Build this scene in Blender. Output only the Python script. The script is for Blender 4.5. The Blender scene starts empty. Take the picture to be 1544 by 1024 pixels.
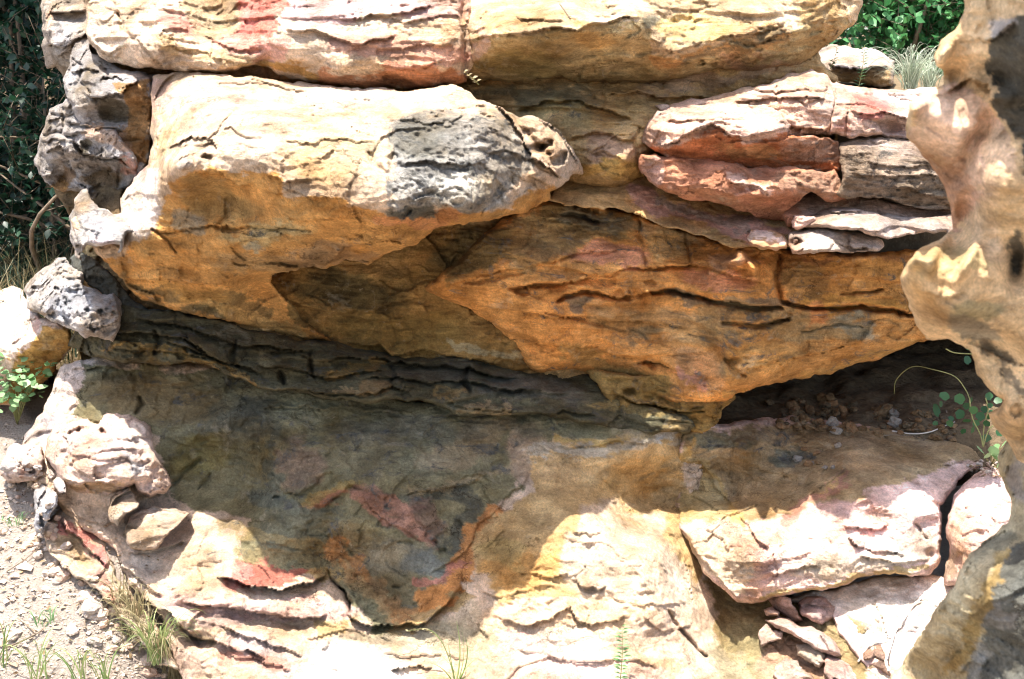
import bpy, math, random
import numpy as np
from mathutils import Vector
random.seed(7)
S = bpy.context.scene
C = S.collection
# ------------------------------------------------------------------ camera
W, H = 1544.0, 1024.0
PITCH = math.radians(10.0)
CAMZ = 1.5
K = 36.0 / 50.0 / W                     # tangent per photograph pixel
FW = np.array([0, math.cos(PITCH), -math.sin(PITCH)])
UP = np.array([0, math.sin(PITCH), math.cos(PITCH)])
RT = np.array([1.0, 0, 0])
CP = np.array([0, 0, CAMZ])
cam = bpy.data.cameras.new('camera')
cam.lens = 50; cam.sensor_width = 36; cam.clip_end = 500; cam.clip_start = 0.05
cam.dof.use_dof = True; cam.dof.focus_distance = 3.95; cam.dof.aperture_fstop = 8.5
co = bpy.data.objects.new('camera', cam); C.objects.link(co)
co.location = CP; co.rotation_euler = (math.pi / 2 - PITCH, 0, 0)
S.camera = co

def at(x, y, d):
    """point seen at photo position (x, y) at depth d along the camera axis"""
    x = np.asarray(x, float); y = np.asarray(y, float); d = np.asarray(d, float)
    a = (x - W / 2) * K * d; b = (H / 2 - y) * K * d
    return CP + a[..., None] * RT + b[..., None] * UP + d[..., None] * FW

# ------------------------------------------------------------------ noise
_r = np.random.RandomState(11)
PERM = _r.permutation(256).astype(np.int32)
PERM = np.concatenate([PERM, PERM, PERM])
GR = _r.normal(size=(256, 3)); GR /= np.linalg.norm(GR, axis=1)[:, None]
GR = GR.astype(np.float32)
RV = _r.uniform(-1, 1, size=(256, 4)).astype(np.float32)

def _hash(i, j, k):
    return PERM[PERM[PERM[i & 255] + (j & 255)] + (k & 255)]

def perlin(p):
    p = p.astype(np.float32)
    f0 = np.floor(p); i = f0.astype(np.int32); f = p - f0
    u = f * f * f * (f * (f * 6 - 15) + 10)
    out = 0
    for a in (0, 1):
        wa = u[:, 0] if a else 1 - u[:, 0]
        for b in (0, 1):
            wb = u[:, 1] if b else 1 - u[:, 1]
            for c in (0, 1):
                wc = u[:, 2] if c else 1 - u[:, 2]
                g = GR[_hash(i[:, 0] + a, i[:, 1] + b, i[:, 2] + c)]
                dd = g[:, 0] * (f[:, 0] - a) + g[:, 1] * (f[:, 1] - b) + g[:, 2] * (f[:, 2] - c)
                out = out + wa * wb * wc * dd
    return out * 1.5

def fbm(p, octaves=4, gain=0.5, ridged=False):
    a = 1.0; t = 0; q = p
    for o in range(octaves):
        n = perlin(q)
        if ridged: n = 0.5 - np.abs(n) * 1.6
        t = t + a * n; a *= gain; q = q * 2.03 + 17.3
    return t

def facet(p):
    """broken-rock chips: each random cell is a tilted flat face"""
    f0 = np.floor(p); i = f0.astype(np.int32)
    best = np.full(len(p), 9.0, np.float32); h = np.zeros(len(p), np.float32); sec = best.copy()
    for a in (-1, 0, 1):
        for b in (-1, 0, 1):
            for c in (-1, 0, 1):
                k = _hash(i[:, 0] + a, i[:, 1] + b, i[:, 2] + c)
                r = RV[k]
                q = p - (f0 + np.array([a, b, c]) + 0.5 + 0.42 * r[:, :3])
                d = (q * q).sum(1)
                v = 0.55 * r[:, 3] + (q * RV[(k + 91) & 255][:, :3]).sum(1) * 0.9
                m = d < best
                sec = np.where(m, best, np.minimum(sec, d))
                h = np.where(m, v, h); best = np.where(m, d, best)
    edge = np.sqrt(sec) - np.sqrt(best)
    return h, edge

def sst(a, b, x):
    t = np.clip((x - a) / (b - a), 0, 1); return t * t * (3 - 2 * t)

# ------------------------------------------------------------------ 2-D helpers
def seg_dist(X, Y, pts, closed):
    """distance, signed side and run parameter to a polyline"""
    P = np.array(pts, float)
    n = len(P)
    best = np.full(X.shape, 1e9); side = np.zeros(X.shape); run = np.zeros(X.shape)
    rng = range(n if closed else n - 1)
    ln = [np.hypot(*(P[(i + 1) % n] - P[i])) for i in rng]
    tot = sum(ln); acc = 0
    for i in rng:
        a, b = P[i], P[(i + 1) % n]; e = b - a; L2 = max(e @ e, 1e-9)
        t = np.clip(((X - a[0]) * e[0] + (Y - a[1]) * e[1]) / L2, 0, 1)
        dx = X - a[0] - t * e[0]; dy = Y - a[1] - t * e[1]
        d = np.hypot(dx, dy); m = d < best
        best = np.where(m, d, best)
        side = np.where(m, np.sign(e[0] * dy - e[1] * dx), side)
        run = np.where(m, (acc + t * ln[i]) / tot, run)
        acc += ln[i]
    return best, side, run

def inside(X, Y, pts):
    P = np.array(pts, float); r = np.zeros(X.shape, bool); n = len(P)
    for i in range(n):
        a, b = P[i], P[(i + 1) % n]
        if a[1] == b[1]: continue
        c = (a[1] > Y) != (b[1] > Y)
        r ^= c & (X < (b[0] - a[0]) * (Y - a[1]) / (b[1] - a[1]) + a[0])
    return r

def sdf(X, Y, pts):
    d, _, _ = seg_dist(X, Y, pts, True)
    return np.where(inside(X, Y, pts), d, -d)

def tps(ctrl):
    A = np.array(ctrl, float); P = A[:, :2] / 100; n = len(P)
    def phi(r2): return np.where(r2 > 1e-9, 0.5 * r2 * np.log(np.maximum(r2, 1e-9)), 0)
    D = ((P[:, None] - P[None]) ** 2).sum(2)
    M = np.zeros((n + 3, n + 3)); M[:n, :n] = phi(D) + 0.02 * np.eye(n)
    M[:n, n] = 1; M[:n, n + 1:] = P; M[n, :n] = 1; M[n + 1:, :n] = P.T
    w = np.linalg.solve(M, np.concatenate([A[:, 2], [0, 0, 0]]))
    def f(X, Y):
        X = X / 100; Y = Y / 100
        r = w[n] + w[n + 1] * X + w[n + 2] * Y
        for i in range(n):
            r = r + w[i] * phi((X - P[i, 0]) ** 2 + (Y - P[i, 1]) ** 2)
        return r
    return f

# ------------------------------------------------------------------ materials
def nn(nt, t, **kw):
    n = nt.nodes.new(t)
    for k, v in kw.items():
        if k in ('loc',): continue
        setattr(n, k, v)
    return n

def val(nt, node, inp, v):
    if isinstance(v, bpy.types.NodeSocket): nt.links.new(v, node.inputs[inp])
    else: node.inputs[inp].default_value = v

def math_(nt, op, a, b=0.0, c=None):
    n = nn(nt, 'ShaderNodeMath', operation=op)
    val(nt, n, 0, a); val(nt, n, 1, b)
    if c is not None: val(nt, n, 2, c)
    return n.outputs[0]

def noise_(nt, vec, scale, detail=5, rough=0.6, dist=0.0):
    n = nn(nt, 'ShaderNodeTexNoise')
    nt.links.new(vec, n.inputs['Vector'])
    n.inputs['Scale'].default_value = scale; n.inputs['Detail'].default_value = detail
    n.inputs['Roughness'].default_value = rough; n.inputs['Distortion'].default_value = dist
    return n.outputs['Fac']

def remap(nt, v, a, b, c, d):
    n = nn(nt, 'ShaderNodeMapRange'); n.clamp = True
    val(nt, n, 0, v); val(nt, n, 1, a); val(nt, n, 2, b); val(nt, n, 3, c); val(nt, n, 4, d)
    return n.outputs[0]

def mixc(nt, f, a, b, blend='MIX'):
    n = nn(nt, 'ShaderNodeMix', data_type='RGBA', blend_type=blend)
    val(nt, n, 0, f); val(nt, n, 6, a); val(nt, n, 7, b)
    return n.outputs[2]

def mat_base(name, rough=0.9):
    m = bpy.data.materials.new(name); m.use_nodes = True
    nt = m.node_tree; b = nt.nodes['Principled BSDF']
    b.inputs['Roughness'].default_value = rough
    b.inputs['Specular IOR Level'].default_value = 0.2
    return m, nt, b

def rock_material():
    m, nt, b = mat_base('sandstone', 0.92)
    g = nn(nt, 'ShaderNodeNewGeometry'); P = g.outputs['Position']
    at_ = nn(nt, 'ShaderNodeAttribute', attribute_name='tint')
    mk = nn(nt, 'ShaderNodeAttribute', attribute_name='wear')
    sp = nn(nt, 'ShaderNodeSeparateColor'); nt.links.new(mk.outputs['Color'], sp.inputs[0])
    lich, stra, grit = sp.outputs[0], sp.outputs[1], sp.outputs[2]
    mp = nn(nt, 'ShaderNodeMapping'); nt.links.new(P, mp.inputs[0])
    mp.inputs['Scale'].default_value = (2.6, 2.6, 15); mp.inputs['Rotation'].default_value = (0.05, 0.10, 0)
    n1 = noise_(nt, P, 3.2, 6, 0.62, 0.4)
    n2 = noise_(nt, P, 17, 8, 0.68, 0.6)
    n3 = noise_(nt, P, 160, 3, 0.7)
    n4 = noise_(nt, mp.outputs[0], 2.2, 8, 0.66, 1.6)
    col = at_.outputs['Color']
    # warm / pale drift of the stone
    col = mixc(nt, remap(nt, n1, 0.35, 0.7, 0, 0.55), col, mixc(nt, 1.0, col, (1.15, 0.9, 0.66, 1), 'MULTIPLY'))
    v = math_(nt, 'MULTIPLY', remap(nt, n2, 0.25, 0.75, 0.58, 1.38), remap(nt, n3, 0.3, 0.7, 0.72, 1.25))
    bands = remap(nt, n4, 0.3, 0.7, -0.32, 0.26)
    v = math_(nt, 'MULTIPLY', v, math_(nt, 'ADD', 1.0, math_(nt, 'MULTIPLY', bands, stra)))
    vc = nn(nt, 'ShaderNodeCombineColor')
    for i in range(3): nt.links.new(v, vc.inputs[i])
    col = mixc(nt, 1.0, col, vc.outputs[0], 'MULTIPLY')
    # pale bloom in blotches
    nb = noise_(nt, P, 9, 9, 0.7, 0.8)
    col = mixc(nt, remap(nt, nb, 0.58, 0.70, 0, 0.4), col, (0.5, 0.43, 0.31, 1))
    nf = noise_(nt, P, 48, 7, 0.75, 0.4)
    col = mixc(nt, remap(nt, nf, 0.62, 0.70, 0, 0.45), col, (0.52, 0.42, 0.27, 1))
    nd = noise_(nt, P, 30, 8, 0.75, 0.3)
    col = mixc(nt, remap(nt, nd, 0.60, 0.72, 0, 0.55), col, mixc(nt, 1.0, col, (.45, .38, .3, 1), 'MULTIPLY'))
    # black-grey lichen crust
    nl = noise_(nt, P, 13, 10, 0.72, 0.5)
    thr = math_(nt, 'SUBTRACT', 0.70, math_(nt, 'MULTIPLY', lich, 0.33))
    mp2 = nn(nt, 'ShaderNodeMapping'); nt.links.new(P, mp2.inputs[0]); mp2.inputs['Scale'].default_value = (6, 6, 26); mp2.inputs['Rotation'].default_value = (0, 0.12, 0)
    nls = noise_(nt, mp2.outputs[0], 1.0, 9, 0.74, 0.9)
    lm = remap(nt, math_(nt, 'SUBTRACT', math_(nt, 'MAXIMUM', nl, math_(nt, 'SUBTRACT', nls, 0.02)), thr), -0.02, 0.06, 0, 0.85)
    nl2 = noise_(nt, P, 60, 5, 0.7)
    lcol = mixc(nt, remap(nt, nl2, 0.35, 0.65, 0, 1), (0.045, 0.045, 0.04, 1), (0.16, 0.155, 0.14, 1))
    col = mixc(nt, lm, col, lcol)
    # hairline fractures
    mp3 = nn(nt, 'ShaderNodeMapping'); mp3.inputs['Scale'].default_value = (4.2, 4.2, 8.5); mp3.inputs['Rotation'].default_value = (0.1, 0.2, 0.3)
    wv = nn(nt, 'ShaderNodeTexNoise'); nt.links.new(P, wv.inputs['Vector']); wv.inputs['Scale'].default_value = 5; wv.inputs['Detail'].default_value = 6; wv.inputs['Roughness'].default_value = .7
    va = nn(nt, 'ShaderNodeVectorMath', operation='MULTIPLY_ADD'); nt.links.new(wv.outputs['Color'], va.inputs[0]); va.inputs[1].default_value = (.22, .22, .22); nt.links.new(P, va.inputs[2])
    nt.links.new(va.outputs[0], mp3.inputs[0])
    ve = nn(nt, 'ShaderNodeTexVoronoi', feature='DISTANCE_TO_EDGE'); nt.links.new(mp3.outputs[0], ve.inputs['Vector']); ve.inputs['Scale'].default_value = 1.0
    ck = math_(nt, 'MULTIPLY', remap(nt, ve.outputs['Distance'], 0.0, 0.016, 1, 0), remap(nt, noise_(nt, P, 2.6, 4, .6), .46, .62, 0, 1))
    col = mixc(nt, math_(nt, 'MULTIPLY', ck, .7), col, mixc(nt, 1.0, col, (.32, .27, .22, 1), 'MULTIPLY'))
    nt.links.new(col, b.inputs['Base Color'])
    # relief finer than the mesh
    h1 = noise_(nt, P, 46, 10, 0.74, 0.3)
    h2 = noise_(nt, mp.outputs[0], 7, 8, 0.68, 1.4)
    vo = nn(nt, 'ShaderNodeTexVoronoi', feature='F1'); nt.links.new(P, vo.inputs['Vector'])
    vo.inputs['Scale'].default_value = 55
    hh = math_(nt, 'ADD', math_(nt, 'MULTIPLY', h1, 1.0), math_(nt, 'MULTIPLY', math_(nt, 'MULTIPLY', h2, stra), 0.5))
    hh = math_(nt, 'ADD', hh, math_(nt, 'MULTIPLY', vo.outputs['Distance'], 0.18))
    hh = math_(nt, 'ADD', hh, math_(nt, 'MULTIPLY', n3, 0.12))
    hh = math_(nt, 'SUBTRACT', hh, math_(nt, 'MULTIPLY', ck, .5))
    bp = nn(nt, 'ShaderNodeBump'); bp.inputs['Distance'].default_value = 0.045
    nt.links.new(hh, bp.inputs['Height']); nt.links.new(grit, bp.inputs['Strength'])
    nt.links.new(bp.outputs[0], b.inputs['Normal'])
    return m
ROCK = rock_material()

def leaf_material(name, c1, c2, trans=0.35):
    m, nt, b = mat_base(name, 0.45)
    oi = nn(nt, 'ShaderNodeAttribute', attribute_name='shade')
    n = remap(nt, oi.outputs['Fac'], 0, 1, 0, 1)
    col = mixc(nt, n, (*c1, 1), (*c2, 1))
    nt.links.new(col, b.inputs['Base Color'])
    b.inputs['Specular IOR Level'].default_value = 0.5
    tr = nn(nt, 'ShaderNodeBsdfTranslucent'); nt.links.new(col, tr.inputs[0])
    mx = nn(nt, 'ShaderNodeMixShader'); mx.inputs[0].default_value = trans
    nt.links.new(b.outputs[0], mx.inputs[1]); nt.links.new(tr.outputs[0], mx.inputs[2])
    nt.links.new(mx.outputs[0], nt.nodes['Material Output'].inputs[0])
    return m

def plain_material(name, c, scale=30, var=0.35, rough=0.9, bump=0.0):
    m, nt, b = mat_base(name, rough)
    g = nn(nt, 'ShaderNodeNewGeometry')
    n = noise_(nt, g.outputs['Position'], scale, 8, 0.7)
    a = tuple(max(0, x * (1 - var)) for x in c); d = tuple(x * (1 + var) for x in c)
    nt.links.new(mixc(nt, remap(nt, n, 0.3, 0.7, 0, 1), (*a, 1), (*d, 1)), b.inputs['Base Color'])
    if bump:
        bp = nn(nt, 'ShaderNodeBump'); bp.inputs['Distance'].default_value = bump
        nt.links.new(n, bp.inputs['Height']); nt.links.new(bp.outputs[0], b.inputs['Normal'])
    return m

# ------------------------------------------------------------------ object helpers
def tag(o, label=None, cat=None, group=None, kind=None):
    if label: o['label'] = label
    if cat: o['category'] = cat
    if group: o['group'] = group
    if kind: o['kind'] = kind
    return o

def link_mesh(name, verts, faces_v, faces_n, m, parent=None, smooth=True, loc=None):
    """verts (n,3), flat loop list, loop counts"""
    verts = np.asarray(verts, float)
    if loc is None: loc = np.zeros(3)
    me = bpy.data.meshes.new(name)
    me.vertices.add(len(verts)); me.vertices.foreach_set('co', (verts - loc).astype(np.float32).ravel())
    fv = np.asarray(faces_v, np.int32); fn = np.asarray(faces_n, np.int32)
    me.loops.add(len(fv)); me.loops.foreach_set('vertex_index', fv)
    me.polygons.add(len(fn))
    me.polygons.foreach_set('loop_start', np.concatenate([[0], np.cumsum(fn)[:-1]]).astype(np.int32))
    me.polygons.foreach_set('loop_total', fn)
    me.polygons.foreach_set('use_smooth', np.full(len(fn), smooth))
    me.update(calc_edges=True); me.validate()
    me.materials.append(m)
    o = bpy.data.objects.new(name, me); C.objects.link(o)
    o.location = loc
    if parent: o.parent = parent
    return o

def colour_attr(o, name, rgb):
    a = o.data.color_attributes.new(name, 'FLOAT_COLOR', 'POINT')
    c = np.ones((len(rgb), 4), np.float32); c[:, :3] = rgb
    a.data.foreach_set('color', c.ravel())

STEP = 2.0
SEED = [0]
def rock(name, label, poly, depth, rnd=(18, 0.1), ledges=(), cracks=(), bumps=(), pits=(),
         base=(0.5, 0.4, 0.28), paint=(), lich=0.0, lichpaint=(), roughpaint=(), rough=1.0, strata=1.0, chip=1.0, grit=0.6,
         dip=(0.06, 0.05), thick=0.5, step=None, cat='rock', group=None, warp=1.0, kind=None, aniso=1.7):
    step = step or STEP
    SEED[0] += 1; sd = SEED[0] * 13.7
    P = np.array(poly, float)
    x0, y0 = P.min(0) - 12; x1, y1 = P.max(0) + 12
    xs = np.arange(x0, x1 + step, step); ys = np.arange(y0, y1 + step, step)
    X, Y = np.meshgrid(xs, ys); sh = X.shape
    x = X.ravel(); y = Y.ravel()
    # ragged outline: the photograph's outline shifted by noise
    q = np.stack([x, y, np.full_like(x, sd)], 1)
    wx = warp * (6 * fbm(q / 46.0, 3) + 1.7 * fbm(q / 13.0 + 5, 2)); wy = warp * (6 * fbm(q / 46.0 + 31.7, 3) + 1.7 * fbm(q / 13.0 + 77, 2))
    s = sdf(x + wx, y + wy, poly)
    keep = s > -0.75 * step
    S2 = s.reshape(sh)
    gy, gx = np.gradient(S2, step)
    gl = np.maximum(np.hypot(gx, gy), 0.3)
    near = (np.abs(S2) < 0.75 * step) | (S2 < 0)
    mv = np.where(near, -S2, 0) / gl ** 2
    mv = np.clip(mv, -step, step)
    x = (X + mv * gx).ravel(); y = (Y + mv * gy).ravel()
    idx = np.full(len(x), -1, np.int64); idx[keep] = np.arange(keep.sum())
    I = idx.reshape(sh)
    quad = np.stack([I[:-1, :-1], I[1:, :-1], I[1:, 1:], I[:-1, 1:]], -1).reshape(-1, 4)
    quad = quad[(quad >= 0).all(1)]
    x = x[keep]; y = y[keep]; s = np.maximum(s[keep], 0); wx = wx[keep]; wy = wy[keep]
    d = tps(depth)(x, y)
    if rnd[1]:
        t = np.clip(1 - s / (rnd[0] * .65), 0, 1)
        d = d + .7 * rnd[1] * (1 - np.sqrt(np.maximum(1 - t * t, 0)))
    xw = x + 0.9 * wx; yw = y + 0.9 * wy
    for b in bumps:
        bx, by, rx, ry, rot, amp = b
        ca, sa = math.cos(math.radians(rot)), math.sin(math.radians(rot))
        u = ((xw - bx) * ca + (yw - by) * sa) / rx; v = (-(xw - bx) * sa + (yw - by) * ca) / ry
        d = d - amp * np.exp(-(u * u + v * v))
    for L in ledges:
        pts, amp, ln = L[0], L[1], L[2]; under = L[3] if len(L) > 3 else 0.35
        A = np.array(pts, float); m = (xw > A[:, 0].min() - ln) & (xw < A[:, 0].max() + ln) & (yw > A[:, 1].min() - ln) & (yw < A[:, 1].max() + ln)
        k = np.where(m)[0]
        if not len(k): continue
        dd, sg, rn = seg_dist(xw[k], yw[k], pts, False)
        tp = sst(0, 0.12, rn) * sst(0, 0.12, 1 - rn)
        up = sg < 0
        f = np.where(up, np.clip(1 - dd / ln, 0, 1) ** 1.6, -under * np.exp(-dd / (ln * 0.16)))
        d[k] -= amp * tp * f
    for c in cracks:
        pts, w, dp = c
        A = np.array(pts, float); m = (xw > A[:, 0].min() - 4 * w) & (xw < A[:, 0].max() + 4 * w) & (yw > A[:, 1].min() - 4 * w) & (yw < A[:, 1].max() + 4 * w)
        k = np.where(m)[0]
        if not len(k): continue
        dd, sg, rn = seg_dist(xw[k], yw[k], pts, False)
        ww = w * (0.55 + 0.45 * np.sin(np.pi * np.clip(rn, 0, 1)))
        d[k] += dp * np.exp(-(dd / ww) ** 2)
    for pt in pits:
        px, py, r, dp = pt
        rr = np.hypot((xw - px) * .8, (yw - py) * 1.15) / r + .5 * fbm(np.stack([x, y, 0 * x + px], 1) / (r * 1.1), 2)
        d = d + dp * sst(1.15, 0.55, rr)
    # wear, chips and bedding laid over the big shape, in metres
    p = at(x, y, d).astype(np.float32)
    pw = p + 0.03 * np.stack([fbm(p * 6 + sd, 2), fbm(p * 6 + 40 + sd, 2), fbm(p * 6 + 80 + sd, 2)], 1)
    disp = 0.034 * fbm(p * np.array([2.6, 2.6, 4.2]) + sd, 3) * rough
    sB = p[:, 2] + dip[0] * p[:, 0] + dip[1] * p[:, 1] + 0.035 * fbm(p * 1.7 + 9 + sd, 3)
    if chip:
        h1, e1 = facet(pw * np.array([5.0, 5.0, 9.0]) + sd)
        h2, e2 = facet(pw * np.array([15.0, 15.0, 26.0]) + sd * 2)
        h3, e3 = facet(pw * np.array([40.0, 40.0, 60.0]) + sd * 2)
        mk = sst(-0.15, 0.35, fbm(p * 2.2 + 60 + sd, 2))
        mk2 = sst(-0.1, 0.3, fbm(p * 4.2 + 90 + sd, 2))
        disp += 0.78 * chip * (0.016 * h1 + (0.002 + 0.011 * mk) * h2 + (0.0008 + 0.0042 * mk2) * h3)
    if strata:
        for fr_, am in ((9.0, 0.020), (24.0, 0.009), (60.0, 0.0035)):
            u = sB * fr_ + 0.9 * perlin(p * np.array([1.1, 1.1, 2.0]) + sd)
            fl = np.floor(u); fr = u - fl
            al = perlin(np.stack([p[:, 0] * fr_ * 0.22, p[:, 1] * fr_ * 0.22, fl * 3.37 + sd], 1))
            prof = (1 - fr) ** 1.4 * sst(0, 0.07, fr)
            disp += strata * am * prof * np.clip(al + 0.18, 0, 1) * 1.4
    rm = 0.55 + 0.9 * sst(-0.3, 0.4, fbm(p * 3.3 + 33 + sd, 2))
    disp += rough * rm * (0.0085 * fbm(pw * np.array([12.0, 12.0, 12.0 * aniso]) + sd, 6, 0.6, True) + 0.0028 * fbm(pw * np.array([45.0, 45.0, 45.0 * aniso]) + sd, 3, 0.6))
    for rp in roughpaint:
        s_ = sdf(xw, yw, rp[0]); mk = sst(-4, 5, s_)
        rg = 0.020 * fbm(p * 11 + sd, 4, 0.62) + 0.012 * fbm(p * 30 + sd, 3, 0.6, True)
        disp += mk * (rp[1] * rg - rp[2])
    fade = sst(0, 5, s) * 0.8 + 0.2
    d2 = d - disp * fade
    V = at(x, y, d2)
    n = len(V)
    # closed back: a second sheet behind the first, meeting it along the outline
    e = np.concatenate([quad[:, [0, 1]], quad[:, [1, 2]], quad[:, [2, 3]], quad[:, [3, 0]]])
    ke = np.sort(e, 1); code = ke[:, 0] * n + ke[:, 1]
    uq, first, cnt = np.unique(code, return_index=True, return_counts=True)
    rim = np.zeros(n, bool); rim[np.unique(e[first[cnt == 1]])] = True
    R = max(30.0, min(np.ptp(P[:, 0]), np.ptp(P[:, 1])) * 0.35)
    t = 1 - np.clip(s / R, 0, 1)
    bd = d2 + 0.03 + thick * np.sqrt(np.maximum(1 - t * t, 0))
    mp = np.arange(n); nb = int((~rim).sum()); mp[~rim] = n + np.arange(nb)
    V = np.concatenate([V, at(x[~rim], y[~rim], bd[~rim])])
    bq = mp[quad][:, ::-1]
    bq = bq[~rim[quad].all(1)]
    fv = np.concatenate([quad.ravel(), bq.ravel()])
    fn = np.full(len(quad) + len(bq), 4)
    # colour of the stone, with some light and shade painted in
    qq = np.stack([x, y, np.full_like(x, sd + 3)], 1)
    cwx = 20 * fbm(qq / 60.0, 6, 0.66); cwy = 15 * fbm(qq / np.array([80.0, 40.0, 1.0]) + 51, 6, 0.66)
    xc = x + cwx; yc = y + cwy
    col = np.tile(np.array(base, float), (n, 1))
    def mask(pa):
        kindp, pts, w = pa[0], pa[1], pa[2]
        if kindp == 'e':
            bx_, by_, rx, ry, rot = pts
            ca, sa = math.cos(math.radians(rot)), math.sin(math.radians(rot))
            u = ((xc - bx_) * ca + (yc - by_) * sa) / rx; v = (-(xc - bx_) * sa + (yc - by_) * ca) / ry
            return sst(1 + w * .45, 1 - w * .45, np.hypot(u, v))
        if kindp == 'l':
            dd, _, rn = seg_dist(xc, yc, pts, False)
            return sst(w * 1.15, w * 0.72, dd)
        s_ = sdf(xc, yc, pts)
        return sst(-w * .32, w * .32, s_)
    for pa in paint:
        mkk = mask(pa) * (pa[4] if len(pa) > 4 else 1.0)
        col = col * (1 - mkk[:, None]) + np.array(pa[3]) * mkk[:, None]
    li = np.full(n, float(lich))
    for pa in lichpaint:
        mkk = mask(pa); li = li * (1 - mkk) + pa[3] * mkk
    k1 = fbm(p * 5.0 + sd, 5, 0.62)[:, None]; k2 = fbm(p * np.array([9.0, 9.0, 22.0]) + sd + 9, 5, 0.62)[:, None]
    col = col * (1 + 0.45 * k1 * np.array([0.75, 0.95, 1.25])) * (1 + 0.30 * k2)
    ext = len(V) - n
    col = np.concatenate([np.clip(col, 0.01, 0.9), col[~rim]])
    wear = np.stack([np.concatenate([li, li[~rim]]), np.full(len(V), min(1.0, strata)), np.full(len(V), grit)], 1)
    loc = V[:n].mean(0); loc[2] = V[:n, 2].min()
    o = link_mesh(name, V, fv, fn, ROCK, loc=loc)
    colour_attr(o, 'tint', col); colour_attr(o, 'wear', wear)
    return tag(o, label, cat, group, kind)
# ------------------------------------------------------------------ stone colours
OR = (.53, .255, .075); OC = (.46, .32, .13); OL = (.15, .105, .036); DG = (.18, .175, .12); CR = (.63, .49, .365)
PK = (.6, .40, .33); RD = (.52, .17, .10); MA = (.42, .18, .14); GY = (.34, .33, .32); WH = (.68, .61, .52); DK = (.06, .058, .042)
TN = (.36, .28, .17); YE = (.5, .37, .15); GV = (.2, .19, .125)

# ------------------------------------------------------------------ the recessed wall at the heart of the outcrop
rock('bedrock_wall', 'recessed olive and ochre rock wall in shade between the overhanging ledges', 
     [(100, 70), (400, 60), (700, 105), (1000, 95), (1230, 80), (1262, 120), (1262, 420), (1180, 520), (1020, 640), (400, 640), (120, 560)],
     [(150, 100, 4.7), (150, 500, 4.6), (500, 200, 4.7), (700, 130, 4.22), (800, 130, 4.2), (900, 130, 4.2), (1000, 125, 4.2), (1100, 110, 4.25), (1200, 110, 4.3),
      (760, 165, 4.14), (800, 190, 4.1), (860, 160, 4.12), (920, 200, 4.07), (955, 225, 3.99), (880, 250, 4.05), (940, 256, 4.02), (1000, 300, 4.5), (800, 320, 4.4), (1200, 300, 4.6),
      (400, 430, 4.14), (440, 485, 4.19), (450, 440, 4.17), (520, 420, 4.2), (600, 400, 4.2), (650, 400, 4.18), (560, 460, 4.24), (480, 510, 4.24), (600, 520, 4.28), (700, 510, 4.25), (760, 545, 4.27), (700, 460, 4.2), (740, 350, 4.15), (700, 620, 4.5), (1000, 600, 4.6), (1150, 500, 4.7)],
     rnd=(10, .05), thick=.7, base=(.52, .36, .17), strata=1.6, chip=1.4, grit=.6, aniso=2.5,
     ledges=[([(500, 470), (560, 470), (600, 452), (640, 445)], .03, 40), ([(420, 470), (480, 440), (560, 425), (620, 420)], .03, 30), ([(770, 172), (820, 150), (870, 152), (910, 165), (960, 185)], .04, 30, .8), ([(850, 215), (890, 200), (930, 205), (965, 215)], .03, 30), ([(900, 146), (960, 140), (1020, 146), (1090, 148)], .03, 18), ([(885, 235), (905, 232), (925, 236), (950, 245)], .03, 25),
             ([(700, 500), (740, 512), (790, 520)], .01, 20), ([(520, 520), (570, 520), (590, 535), (640, 525), (700, 545), (760, 552)], .04, 25)],
     cracks=[([(905, 138), (910, 150), (906, 165)], 3, .02), ([(965, 195), (960, 215), (963, 240), (968, 262)], 3, .03), ([(975, 152), (990, 146), (1010, 150), (1050, 150)], 2, .015)],
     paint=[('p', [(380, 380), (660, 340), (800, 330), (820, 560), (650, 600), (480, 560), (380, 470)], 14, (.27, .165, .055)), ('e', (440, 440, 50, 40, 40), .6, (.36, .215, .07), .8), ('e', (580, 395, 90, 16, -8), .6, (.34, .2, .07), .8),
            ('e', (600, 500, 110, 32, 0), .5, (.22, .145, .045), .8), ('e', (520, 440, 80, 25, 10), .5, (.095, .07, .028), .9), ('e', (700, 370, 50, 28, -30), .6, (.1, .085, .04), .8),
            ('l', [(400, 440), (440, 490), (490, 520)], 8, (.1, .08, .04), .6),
            ('l', [(690, 520), (740, 532), (800, 545)], 8, (.4, .36, .22), .5),
            ('e', (830, 155, 55, 18, 0), .6, (.42, .34, .16), .8), ('e', (920, 220, 45, 22, 0), .6, (.42, .27, .2), .7), ('e', (960, 165, 25, 25, 0), .5, (.45, .34, .16), .7),
            ('l', [(880, 255), (920, 250), (965, 262)], 14, (.5, .33, .11), .9), ('e', (800, 140, 90, 12, 0), .6, (.2, .18, .11), .8),
            ('e', (870, 185, 26, 16, 0), .5, (.5, .4, .2), .7), ('e', (1080, 115, 120, 12, -8), .6, (.4, .29, .2), .8)],
     lich=.12, lichpaint=[('e', (870, 170, 70, 40, 0), .6, .35)])

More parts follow.
